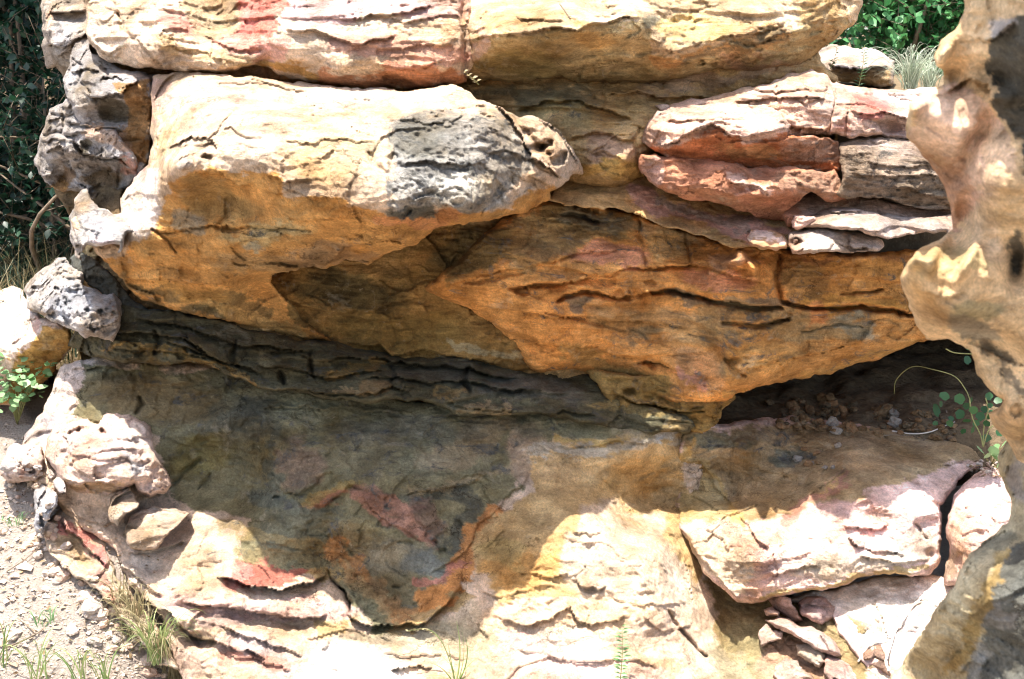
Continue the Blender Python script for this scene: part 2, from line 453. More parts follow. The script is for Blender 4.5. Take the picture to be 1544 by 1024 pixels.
# ------------------------------------------------------------------ top ledge, pink half and yellow half
rock('sandstone_ledge', 'pink and red streaked ledge along the top left of the outcrop',
     [(128, -120), (134, 50), (150, 82), (172, 96), (200, 100), (240, 104), (262, 106), (330, 112), (385, 98), (400, 104), (440, 118), (500, 128), (560, 134), (610, 135), (660, 130), (702, 122), (716, 90), (712, 40), (712, -120)],
     [(140, -100, 4.55), (400, -100, 4.35), (700, -100, 4.3), (150, 20, 4.22), (140, 60, 4.18), (200, 20, 4.15), (200, 60, 4.06), (180, 95, 4.18), (250, 20, 4.1), (250, 60, 4.0), (230, 85, 4.02), (240, 102, 4.12),
      (320, 20, 4.16), (340, 55, 4.08), (290, 60, 4.04), (330, 80, 3.98), (350, 104, 4.02), (400, 40, 3.98), (410, 75, 3.97), (400, 100, 4.03), (450, 20, 4.0), (460, 60, 3.93), (440, 95, 3.92), (440, 114, 4.02),
      (500, 60, 3.92), (520, 105, 3.88), (520, 125, 3.98), (600, 20, 3.99), (600, 60, 3.92), (590, 100, 3.885), (590, 126, 3.97), (660, 90, 3.9), (660, 122, 3.97), (690, 60, 3.94), (700, 100, 3.97)],
     rnd=(12, .08), thick=.55, base=(.64, .5, .37), strata=1.1, chip=1.3, grit=.7, aniso=3.0, dip=(.05, .05),
     ledges=[([(428, 40), (455, 50), (500, 60), (530, 66), (560, 62), (580, 52), (620, 45), (690, 30)][0:1] + [(470, 48), (500, 58), (540, 68), (565, 60), (600, 53)], .035, 30),
             ([(495, 34), (520, 32), (545, 28), (560, 21), (600, 18), (660, 10)], .03, 30), ([(560, 72), (600, 73), (650, 68), (690, 66)], .02, 22),
             ([(560, 98), (600, 102), (640, 100), (670, 92)], .015, 15), ([(300, 56), (330, 66), (360, 72), (385, 76)], .02, 20),
             ([(140, 60), (160, 78), (180, 90)], .05, 25), ([(205, 60), (225, 85), (255, 104)], .05, 22), ([(250, 62), (275, 74), (310, 80), (340, 92)], .018, 16)],
     bumps=[(325, 20, 34, 40, 20, -.10), (385, 45, 24, 34, 25, -.03), (222, 45, 14, 12, 0, -.05), (400, 92, 16, 9, 0, -.03)],
     cracks=[([(697, -20), (700, 40), (704, 90), (700, 120)], 5, .05), ([(375, 78), (395, 74)], 3, .03), ([(180, 20), (185, 50), (200, 60)], 4, .04)],
     paint=[('p', [(390, -100), (720, -100), (720, 20), (560, 25), (500, 40), (430, 38), (400, 10)], 8, (.56, .39, .36)), ('p', [(330, -120), (440, -60), (420, 40), (410, 80), (370, 76), (330, 62), (350, 20), (290, -20)], 7, (.55, .19, .14)),
            ('l', [(255, 35), (300, 45), (340, 62), (380, 72)], 12, (.58, .3, .24), .9), ('e', (320, 15, 38, 38, 20), .4, (.42, .33, .2), .9),  # dull ellipse paints the shadow cast in the hollow
            ('p', [(395, 60), (440, 68), (430, 90), (400, 90), (380, 98)], 7, (.56, .34, .27)), ('l', [(520, 66), (590, 72), (690, 78)], 16, (.58, .35, .27), .9),
            ('l', [(400, 95), (440, 106), (480, 118)], 10, (.5, .3, .11)), ('l', [(490, 118), (560, 124), (640, 118), (700, 112)], 15, (.53, .25, .13)), ('l', [(580, 100), (660, 96)], 10, (.58, .28, .2), .8),
            ('l', [(240, 70), (270, 80), (370, 95)], 10, (.6, .45, .26), .8)],
     lich=.05, lichpaint=[('e', (170, 30, 40, 40, 0), .5, .22)])
rock('sandstone_ledge', 'yellow ochre ledge with a belly tinted darker for shade at the top centre and right',
     [(704, -120), (703, 40), (708, 80), (704, 118), (722, 121), (770, 121), (800, 122), (846, 112), (852, 120), (872, 127), (930, 128), (985, 127), (1030, 118), (1085, 106), (1130, 110), (1160, 107), (1205, 102), (1232, 82), (1262, 56), (1290, 36), (1302, 4), (1296, -120)],
     [(720, -100, 4.35), (1000, -100, 4.4), (1280, -100, 4.5), (720, 10, 4.03), (720, 55, 3.95), (710, 110, 4.05), (760, 56, 3.80), (760, 90, 3.96), (770, 115, 4.1), (830, 45, 3.75), (820, 70, 3.82), (830, 100, 4.0), (880, 33, 3.75), (880, 80, 3.95), (880, 120, 4.15),
      (800, 10, 3.98), (900, 10, 3.98), (945, 30, 3.84), (960, 70, 3.95), (960, 122, 4.17), (1000, 30, 3.98), (1020, 65, 3.96), (1020, 90, 4.02), (1040, 110, 4.15), (1100, 30, 4.05), (1110, 62, 4.01), (1110, 85, 4.1), (1120, 103, 4.2), (1180, 20, 4.1), (1180, 48, 4.07), (1170, 75, 4.15), (1180, 98, 4.24), (1250, 10, 4.18), (1250, 40, 4.18), (1235, 75, 4.25)],
     rnd=(14, .09), thick=.55, base=(.58, .44, .28), strata=1.3, chip=1.1, grit=.65, aniso=2.6, dip=(-.08, .05),
     ledges=[([(705, 64), (740, 56), (790, 50), (840, 42), (870, 48), (885, 40), (900, 34), (940, 26), (975, 28)], .035, 20), ([(780, 25), (830, 32), (850, 28)], .025, 18),
             ([(900, 95), (940, 92), (990, 98), (1020, 99), (1080, 85), (1120, 78), (1170, 55), (1230, 42)], .035, 26), ([(850, 108), (880, 98), (920, 90), (960, 88)], .02, 14), ([(1030, 100), (1070, 96), (1100, 90)], .025, 12),
             ([(1000, 70), (1020, 76), (1045, 70), (1060, 60)], .025, 20), ([(1060, 60), (1085, 56), (1110, 50), (1160, 44)], .02, 20)],
     bumps=[(1040, 32, 34, 18, 0, -.03)], pits=[(1058, 95, 6, .03), (1072, 97, 6, .03), (1030, 30, 8, .02)],
     cracks=[([(1090, 100), (1100, 90), (1110, 84)], 3, .02)],
     paint=[('p', [(700, 58), (780, 56), (850, 46), (880, 40), (985, 30), (1000, 80), (1160, 60), (1290, 30), (1290, 130), (700, 130)], 8, (.42, .31, .15)),  # belly below the lip painted darker as shade
            ('e', (780, 95, 60, 18, 0), .6, (.3, .23, .09), .8), ('e', (940, 115, 90, 10, 0), .6, (.24, .19, .09), .7), ('e', (900, 60, 40, 18, 0), .6, (.5, .3, .1), .6),
            ('l', [(1000, 92), (1080, 80), (1180, 55)], 9, (.5, .29, .12), .8), ('e', (1140, 95, 60, 14, 0), .6, (.45, .28, .17), .8), ('l', [(1040, 92), (1110, 76), (1180, 54)], 5, (.2, .16, .09), .8),
            ('e', (1050, 40, 50, 22, 0), .5, (.6, .46, .2), .8), ('e', (1240, 20, 40, 26, 0), .6, (.52, .36, .16), .8), ('e', (990, 35, 18, 12, 0), .5, (.16, .16, .12), .8),
            ('l', [(712, 20), (725, 50), (706, 90)], 14, (.6, .42, .34), .7)],
     lich=.1)

# ------------------------------------------------------------------ the big overhanging block
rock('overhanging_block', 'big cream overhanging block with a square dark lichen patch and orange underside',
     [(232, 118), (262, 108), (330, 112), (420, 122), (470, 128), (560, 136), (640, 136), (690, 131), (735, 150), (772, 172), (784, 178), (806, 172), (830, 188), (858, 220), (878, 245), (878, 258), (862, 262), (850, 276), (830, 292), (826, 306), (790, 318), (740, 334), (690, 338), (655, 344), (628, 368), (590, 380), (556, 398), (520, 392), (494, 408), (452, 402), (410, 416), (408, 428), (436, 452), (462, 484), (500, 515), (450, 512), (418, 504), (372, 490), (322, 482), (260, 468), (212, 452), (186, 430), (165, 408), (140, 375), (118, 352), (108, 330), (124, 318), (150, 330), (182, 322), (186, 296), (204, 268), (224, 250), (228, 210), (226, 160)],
     [(235, 120, 4.08), (236, 180, 3.98), (232, 240, 3.95), (300, 118, 3.98), (300, 160, 3.80), (290, 210, 3.66), (265, 250, 3.50), (400, 128, 3.93), (400, 180, 3.60), (400, 245, 3.48), (480, 150, 3.84), (500, 200, 3.57), (500, 250, 3.48), (500, 292, 3.44),
      (600, 145, 3.83), (600, 200, 3.55), (600, 260, 3.45), (600, 312, 3.39), (690, 140, 3.84), (690, 180, 3.62), (690, 240, 3.53), (690, 312, 3.45), (760, 190, 3.68), (770, 250, 3.62), (760, 300, 3.59), (800, 180, 3.80), (830, 215, 3.76), (850, 255, 3.8), (815, 285, 3.7), (870, 250, 3.9),
      (300, 290, 3.66), (350, 290, 3.62), (260, 320, 3.78), (340, 340, 3.68), (400, 330, 3.60), (250, 380, 3.84), (300, 420, 3.9), (250, 430, 3.96), (200, 420, 3.99), (300, 465, 4.02), (350, 380, 3.74), (400, 385, 3.74), (350, 440, 3.96), (395, 440, 4.06), (420, 470, 4.12), (440, 488, 4.15), (470, 505, 4.18), (340, 478, 4.06),
      (450, 340, 3.55), (450, 390, 3.72), (520, 345, 3.53), (520, 385, 3.73), (600, 350, 3.53), (600, 372, 3.66), (650, 336, 3.58), (740, 328, 3.6), (800, 308, 3.7), (840, 285, 3.8),
      (110, 335, 4.02), (140, 350, 3.96), (165, 400, 3.97), (195, 290, 3.93), (190, 330, 3.9), (200, 360, 3.88), (230, 300, 3.82), (215, 385, 3.9)],
     rnd=(10, .06), thick=.75, base=(.58, .45, .325), strata=.5, chip=1.1, rough=.75, grit=.75, aniso=2.2, dip=(.05, .06),
     ledges=[([(600, 178), (640, 186), (690, 178), (700, 172)], .018, 12, .8), ([(250, 222), (290, 204), (320, 210), (330, 226)], .03, 14, .5), ([(330, 196), (345, 190), (370, 205), (400, 210)], .015, 14),
             ([(300, 108), (340, 114), (380, 122), (470, 142)], .02, 12), ([(320, 128), (360, 124), (400, 132)], .014, 10),
             ([(300, 262), (330, 262), (355, 278), (372, 290)], .045, 24, .5), ([(400, 262), (430, 272), (470, 268)], .03, 16), ([(432, 282), (455, 296), (478, 302)], .02, 16),
             ([(240, 350), (280, 345), (340, 342), (400, 345), (440, 342)], .02, 18), ([(420, 330), (460, 335), (520, 328), (560, 335)], .012, 16), ([(400, 392), (440, 398), (490, 402), (520, 372), (560, 370), (600, 362), (625, 350)], .03, 22),
             ([(395, 372), (430, 366), (480, 372)], .015, 14), ([(540, 366), (580, 368), (620, 362), (640, 350)], .03, 14), ([(742, 152), (772, 182), (792, 214), (806, 238), (836, 256), (850, 272)], .04, 14, .9), ([(812, 178), (840, 200), (862, 232), (876, 250)], .03, 10, .6), ([(600, 252), (640, 244), (690, 250), (740, 244)], .02, 16, .6), ([(420, 210), (470, 216), (520, 208), (570, 214)], .012, 18, .5),
             ([(180, 418), (215, 420), (260, 424), (320, 430), (390, 436)], .03, 20), ([(236, 462), (290, 470), (350, 486), (410, 500)], .02, 20), ([(300, 386), (340, 392), (380, 398)], .012, 12)],
     bumps=[(332, 300, 54, 36, 18, -.075), (620, 215, 34, 40, 0, -.02), (560, 235, 12, 26, -25, -.012), (700, 300, 26, 20, 0, .012), (215, 350, 22, 30, 0, .03), (240, 360, 10, 10, 0, .03), (220, 390, 9, 8, 0, .03)],
     pits=[(313, 237, 7, .04), (810, 222, 12, .06), (824, 218, 8, .04), (846, 240, 10, .05), (795, 200, 7, .04), (590, 235, 6, .02)],
     cracks=[([(405, 395), (450, 398), (492, 405), (520, 388), (560, 392), (600, 380), (630, 366)], 4, .05), ([(240, 352), (300, 346), (360, 343), (430, 346), (470, 350)], 2.5, .02), ([(230, 345), (250, 362), (262, 380)], 3, .03), ([(800, 205), (812, 222), (830, 232)], 5, .04), ([(350, 395), (380, 402), (400, 396)], 3, .03), ([(480, 420), (520, 400), (560, 398)], 2, .02), ([(555, 228), (570, 250), (584, 262)], 4, .02), ([(592, 182), (590, 230), (588, 290), (592, 322)], 4, .015), ([(238, 210), (236, 240), (248, 228)], 4, .03), ([(775, 175), (795, 215), (800, 240), (830, 262)], 4, .02)],
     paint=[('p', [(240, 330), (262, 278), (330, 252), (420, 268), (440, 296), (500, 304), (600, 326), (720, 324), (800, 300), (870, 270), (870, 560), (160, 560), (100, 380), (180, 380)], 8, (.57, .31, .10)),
            ('e', (330, 300, 60, 30, 10), .5, (.4, .27, .11), .8), ('e', (290, 335, 30, 14, 0), .5, (.35, .31, .22), .7), ('e', (400, 352, 60, 12, -3), .5, (.47, .35, .16), .8), ('e', (390, 368, 16, 10, 0), .6, (.36, .35, .25), .8),  # first ellipse paints shade inside the arch
            ('l', [(340, 400), (430, 400), (480, 390)], 18, (.36, .24, .11), .7), ('e', (500, 385, 70, 14, 0), .6, (.3, .2, .11), .7), ('l', [(580, 335), (650, 332), (700, 328)], 9, (.56, .27, .12), .8), ('e', (460, 320, 50, 14, 0), .5, (.56, .31, .1), .9),
            ('l', [(180, 424), (240, 440), (320, 446), (400, 470)], 9, (.17, .12, .05), .8), ('l', [(300, 465), (360, 478), (440, 505)], 12, (.48, .33, .13), .7), ('e', (290, 440, 60, 12, 15), .6, (.45, .25, .07), .7), ('l', [(190, 450), (280, 468), (330, 480)], 7, (.13, .105, .05), .8),
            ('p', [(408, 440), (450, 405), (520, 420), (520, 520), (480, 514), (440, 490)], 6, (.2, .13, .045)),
            ('p', [(594, 182), (640, 166), (700, 168), (760, 170), (776, 190), (800, 230), (790, 270), (764, 300), (718, 326), (650, 312), (604, 330), (586, 300), (592, 230)], 9, (.33, .31, .27)),
            ('e', (635, 205, 40, 30, 0), .7, (.16, .15, .12), .8), ('e', (735, 215, 34, 24, 0), .7, (.42, .38, .32), .7), ('e', (690, 285, 50, 26, -10), .5, (.5, .46, .38), .9), ('e', (620, 318, 34, 10, 0), .4, (.12, .12, .1), .9),  # first ellipse paints shade over the lichen patch's upper left
            ('p', [(120, 325), (180, 290), (215, 260), (240, 270), (238, 330), (200, 352), (150, 356), (128, 345)], 6, (.62, .52, .44)),
            ('e', (225, 268, 20, 10, 0), .5, (.62, .46, .44), .9), ('l', [(240, 128), (250, 150), (234, 170)], 14, (.62, .43, .36), .8), ('e', (330, 150, 70, 12, -10), .6, (.62, .46, .39), .6), ('e', (520, 150, 150, 10, 4), .6, (.58, .5, .41), .8),
            ('e', (500, 230, 80, 40, 0), .6, (.6, .45, .26), .7), ('e', (245, 200, 10, 40, 0), .6, (.64, .48, .27), .7), ('e', (268, 240, 20, 14, 0), .5, (.5, .46, .42), .7)],
     roughpaint=[([(596, 184), (640, 168), (700, 170), (758, 172), (776, 192), (798, 230), (788, 270), (764, 298), (718, 324), (650, 312), (606, 328), (588, 300), (594, 232)], 0.9, .008)],
     lich=.02, lichpaint=[('p', [(594, 182), (640, 166), (760, 170), (800, 230), (790, 270), (718, 326), (604, 330), (586, 300)], 12, .5), ('p', [(150, 380), (240, 330), (500, 310), (860, 300), (700, 500), (400, 530), (160, 430)], 10, .2)])

# ------------------------------------------------------------------ stacked beds on the right
rock('sandstone_bed', 'thin pale pink bed with a ragged lit top under the yellow ledge',
     [(985, 160), (1040, 152), (1100, 138), (1160, 122), (1200, 112), (1222, 104), (1250, 116), (1256, 150), (1252, 204), (1200, 204), (1150, 200), (1080, 190), (1020, 180)],
     [(1000, 158, 4.1), (1100, 140, 4.08), (1220, 108, 4.2), (1100, 152, 3.98), (1200, 140, 4.02), (1245, 120, 4.12), (1200, 165, 3.93), (1245, 170, 3.95), (1150, 180, 3.95), (1050, 170, 4.0), (1230, 200, 4.0)],
     rnd=(5, .03), thick=.5, base=(.63, .46, .37), strata=1.4, chip=1.9, rough=1.1, aniso=3.4, grit=.7,
     ledges=[([(1100, 152), (1150, 150), (1190, 146), (1250, 150)], .03, 16), ([(1165, 185), (1185, 190), (1215, 195), (1250, 200)], .03, 20), ([(1205, 150), (1215, 158), (1230, 152)], .02, 12)],
     cracks=[([(1170, 130), (1168, 145), (1172, 155)], 2.5, .02)],
     paint=[('e', (1200, 165, 50, 20, 0), .6, (.58, .37, .28), .8), ('l', [(1170, 190), (1250, 200)], 9, (.4, .24, .16), .9), ('l', [(1000, 152), (1200, 120)], 12, (.68, .55, .45), .7)], lich=.05)
rock('sandstone_slab', 'pink topped slab with a glowing red underside in the stack of beds',
     [(964, 214), (970, 196), (978, 178), (990, 166), (1040, 158), (1100, 156), (1150, 158), (1180, 172), (1192, 186), (1186, 200), (1215, 205), (1262, 212), (1272, 240), (1262, 262), (1200, 258), (1150, 256), (1104, 250), (1062, 242), (1010, 238), (985, 228)],
     [(970, 210, 3.98), (985, 180, 3.96), (1050, 160, 4.0), (1150, 160, 3.98), (990, 200, 3.88), (1050, 185, 3.84), (1100, 198, 3.79), (1160, 196, 3.79), (1185, 192, 3.84), (1010, 225, 3.91), (1060, 225, 3.88), (1110, 225, 3.88), (1160, 215, 3.87), (1180, 235, 3.93), (1100, 245, 3.96), (1220, 225, 3.92), (1255, 230, 3.97), (1200, 252, 3.98)],
     rnd=(5, .03), thick=.45, base=(.62, .42, .33), strata=.9, chip=1.8, rough=1.1, aniso=3.4, grit=.7,
     ledges=[([(980, 205), (1000, 222), (1020, 212), (1040, 202), (1075, 192), (1100, 205), (1130, 206), (1160, 200), (1188, 190)], .03, 22), ([(1120, 236), (1150, 238), (1200, 228)], .012, 14)],
     paint=[('p', [(970, 214), (1000, 226), (1030, 212), (1075, 198), (1110, 210), (1190, 196), (1270, 206), (1270, 270), (970, 240)], 6, (.53, .2, .09)), ('e', (1130, 225, 50, 14, 0), .6, (.5, .28, .13), .8), ('e', (1220, 228, 50, 22, 0), .5, (.4, .26, .19), .9), ('e', (1060, 180, 60, 14, 0), .6, (.66, .5, .42), .8)],
     lich=.06, lichpaint=[('e', (1240, 230, 30, 24, 0), .5, .35)])
rock('sandstone_slab', 'long red sagging slab under the glowing red one, its lower edge in dark shadow',
     [(968, 262), (966, 236), (985, 230), (1030, 238), (1100, 246), (1160, 254), (1260, 258), (1280, 300), (1272, 302), (1246, 300), (1228, 290), (1212, 294), (1198, 306), (1186, 318), (1190, 336), (1150, 332), (1100, 316), (1062, 302), (1030, 298), (1000, 286), (975, 272)],
     [(970, 240, 3.96), (970, 262, 3.98), (1050, 245, 3.95), (1150, 255, 3.95), (1250, 262, 3.95), (1050, 268, 3.86), (1000, 268, 3.9), (1100, 275, 3.83), (1150, 285, 3.82), (1180, 290, 3.83), (1230, 280, 3.88), (1100, 306, 3.93), (1150, 318, 3.95), (1180, 322, 3.97), (1050, 292, 3.94), (1265, 292, 3.95)],
     rnd=(5, .03), thick=.45, base=(.48, .23, .14), strata=.9, chip=1.1, rough=1.1, aniso=3.4, grit=.6,
     ledges=[([(1008, 279), (1030, 284), (1062, 284), (1110, 297), (1160, 300), (1186, 306)], .03, 18), ([(1095, 275), (1130, 277), (1150, 285), (1168, 300)], .03, 14)],
     bumps=[(1162, 285, 9, 16, 30, .03), (1120, 270, 30, 7, 5, .02)],
     paint=[('l', [(1095, 274), (1125, 274), (1160, 285), (1168, 298)], 8, (.68, .46, .38)), ('l', [(1010, 285), (1060, 295), (1120, 315), (1180, 328)], 8, (.42, .21, .12), .9), ('e', (1220, 275, 50, 22, 0), .5, (.36, .22, .15), .9), ('e', (990, 260, 16, 20, 0), .5, (.6, .4, .34), .7)],  # pale pink line paints sunlit bits along the slab's lip
     lich=.08, lichpaint=[('e', (1240, 280, 36, 24, 0), .5, .4)])
rock('sandstone_bed', 'smooth tan and rose bed dipping to the right below the sagging slab',
     [(826, 300), (850, 276), (872, 258), (900, 262), (940, 256), (980, 268), (1060, 296), (1120, 312), (1200, 330), (1216, 350), (1190, 372), (1150, 376), (1120, 372), (1090, 366), (1050, 352), (1010, 340), (975, 332), (950, 325), (920, 314), (880, 312), (850, 310)],
     [(830, 300, 4.050), (870, 268, 4.150), (900, 275, 4.120), (950, 270, 4.150), (1000, 290, 4.120), (1060, 305, 4.120), (1120, 320, 4.100), (880, 298, 4.040), (930, 302, 4.040), (980, 318, 4.020), (1030, 335, 4.000), (1080, 350, 3.970), (1140, 355, 3.950), (1190, 355, 3.950), (1180, 335, 4.040), (1160, 372, 4.000)],
     rnd=(5, .03), thick=.4, base=(.42, .28, .13), strata=.6, chip=0.8, rough=1.1, aniso=3.4, grit=.5,
     ledges=[([(884, 297), (920, 306), (950, 322), (980, 330), (1030, 345), (1060, 356)], .012, 14), ([(970, 298), (990, 296), (1030, 312)], .012, 12), ([(1075, 355), (1110, 356), (1140, 368)], .015, 10)],
     paint=[('l', [(960, 300), (1040, 325), (1120, 345), (1180, 345)], 15, (.43, .25, .2), .9), ('l', [(1000, 305), (1070, 330), (1120, 340)], 8, (.2, .19, .16), .6), ('l', [(940, 310), (1000, 330), (1060, 350)], 6, (.5, .3, .13), .8), ('e', (880, 280, 40, 14, 20), .5, (.3, .23, .11), .8)], lich=.1)
rock('sandstone_bed', 'pink bed with a red fracture in a row beside the background boulder',
     [(1250, 118), (1256, 126), (1300, 136), (1350, 136), (1440, 128), (1460, 205), (1400, 206), (1345, 208), (1300, 203), (1278, 207), (1250, 204)],
     [(1250, 120, 4.2), (1300, 130, 4.25), (1400, 132, 4.3), (1300, 150, 4.05), (1400, 150, 4.1), (1265, 165, 3.98), (1320, 180, 3.98), (1400, 180, 4.05), (1260, 200, 3.99), (1340, 203, 4.05), (1440, 190, 4.1)],
     rnd=(5, .03), thick=.5, base=(.6, .44, .38), strata=1.2, chip=2.2, rough=1.1, aniso=3.4, grit=.7,
     ledges=[([(1280, 165), (1310, 172), (1330, 168), (1380, 178)], .025, 16)], bumps=[(1340, 190, 24, 12, 0, -.06), (1322, 175, 6, 5, 0, .03), (1322, 195, 6, 4, 0, .03)],
     cracks=[([(1278, 170), (1277, 190), (1276, 205)], 3, .04), ([(1256, 130), (1252, 160), (1250, 200)], 3, .03)],
     paint=[('e', (1310, 165, 20, 16, 40), .5, (.56, .24, .22), .9), ('e', (1370, 150, 60, 16, 0), .5, (.6, .5, .46), .8), ('e', (1270, 190, 20, 14, 0), .5, (.5, .26, .2), .7)], lich=.08)
rock('sandstone_block', 'squared grey brown block with crumbly bedding at the right end of the stack',
     [(1266, 212), (1290, 206), (1340, 210), (1380, 212), (1470, 220), (1470, 318), (1420, 316), (1392, 316), (1370, 312), (1330, 300), (1300, 294), (1280, 300), (1262, 292), (1272, 262), (1268, 232)],
     [(1270, 215, 4.0), (1350, 214, 4.05), (1450, 225, 4.1), (1280, 235, 3.92), (1350, 240, 3.92), (1430, 250, 3.97), (1280, 270, 3.9), (1350, 275, 3.9), (1420, 285, 3.95), (1300, 290, 3.93), (1390, 308, 3.97), (1450, 312, 4.0)],
     rnd=(5, .03), thick=.45, base=(.4, .31, .23), strata=2.2, chip=2.0, rough=1.1, aniso=3.4, grit=.95,
     ledges=[([(1345, 288), (1365, 284), (1390, 292), (1430, 300)], .03, 14), ([(1300, 244), (1340, 250), (1400, 246), (1430, 250)], .015, 14), ([(1280, 262), (1330, 268), (1400, 264), (1440, 270)], .018, 12)],
     paint=[('e', (1340, 222, 70, 10, 3), .5, (.52, .41, .34), .8), ('e', (1380, 285, 50, 14, 0), .5, (.3, .23, .16), .8)], lich=.42)
rock('sandstone_slab', 'grey and maroon bed in shadow between the red slabs and the lit slab',
     [(1176, 312), (1200, 300), (1225, 288), (1262, 296), (1300, 292), (1350, 306), (1470, 312), (1470, 350), (1300, 345), (1220, 340), (1190, 345)],
     [(1200, 310, 4.02), (1300, 302, 4.06), (1450, 320, 4.08), (1200, 335, 3.95), (1300, 335, 3.99), (1450, 340, 4.02)], rnd=(6, .05), thick=.35, base=(.44, .31, .25), strata=1, chip=1.1, rough=1.1, aniso=3.4, grit=.6, lich=.2,
     paint=[('e', (1190, 320, 26, 20, 0), .5, (.42, .2, .12), .9)])
rock('sandstone_slab', 'long sunlit slab with pale crust tapering behind the foreground boulder',
     [(1214, 326), (1236, 322), (1250, 312), (1270, 310), (1310, 318), (1360, 326), (1400, 328), (1440, 322), (1480, 330), (1480, 366), (1420, 352), (1380, 352), (1340, 358), (1310, 350), (1270, 346), (1238, 342), (1214, 342)],
     [(1220, 330, 3.930), (1262, 314, 3.990), (1350, 328, 3.970), (1450, 326, 4.000), (1260, 332, 3.850), (1330, 342, 3.820), (1400, 342, 3.850), (1460, 348, 3.910), (1225, 340, 3.880), (1340, 354, 3.870)],
     rnd=(6, .05), thick=.35, base=(.52, .4, .33), strata=1.6, chip=2.2, rough=1.1, aniso=3.4, grit=.8, lich=.14,
     paint=[('e', (1400, 338, 60, 12, 0), .5, (.4, .34, .3), .8)])
rock('sandstone_slab', 'small bright white slab with a chipped left corner below the long sunlit slab',
     [(1186, 352), (1196, 346), (1230, 342), (1270, 344), (1300, 350), (1328, 358), (1334, 368), (1326, 378), (1290, 382), (1250, 384), (1220, 382), (1196, 382), (1190, 372)],
     [(1190, 360, 3.880), (1230, 346, 3.900), (1300, 352, 3.900), (1330, 366, 3.910), (1210, 372, 3.770), (1260, 374, 3.750), (1310, 372, 3.790), (1200, 380, 3.810), (1280, 382, 3.820)],
     rnd=(6, .05), thick=.3, base=(.6, .5, .43), strata=1.2, chip=2.2, rough=1.1, aniso=3.4, grit=.8, lich=.04, bumps=[(1202, 364, 8, 6, 0, -.05), (1190, 356, 8, 8, 0, .02)],
     paint=[('e', (1200, 372, 20, 14, 0), .5, (.6, .4, .3), .8)])
rock('stone', 'round pink knob of stone wedged at the left tip of the long sunlit slab',
     [(1192, 330), (1198, 322), (1212, 326), (1224, 328), (1228, 336), (1220, 343), (1204, 345), (1194, 340)],
     [(1196, 332, 3.9), (1210, 328, 3.86), (1210, 340, 3.85), (1224, 336, 3.88)], rnd=(5, .03), thick=.12, base=(.62, .42, .34), strata=.3, chip=1.1, rough=1.1, aniso=3.4, grit=.7, step=1.6)
rock('stone', 'flat rose flake of rock resting on the lip left of the bright white slab',
     [(1126, 358), (1134, 346), (1160, 345), (1178, 352), (1188, 366), (1186, 376), (1160, 378), (1136, 372)],
     [(1130, 356, 3.9), (1160, 350, 3.9), (1150, 368, 3.84), (1182, 366, 3.87)], rnd=(7, .04), thick=.15, base=(.48, .3, .18), strata=.6, chip=1.1, rough=1.1, aniso=3.4, grit=.6, step=1.6,
     paint=[('l', [(1128, 354), (1150, 347), (1178, 352)], 6, (.66, .52, .45))])

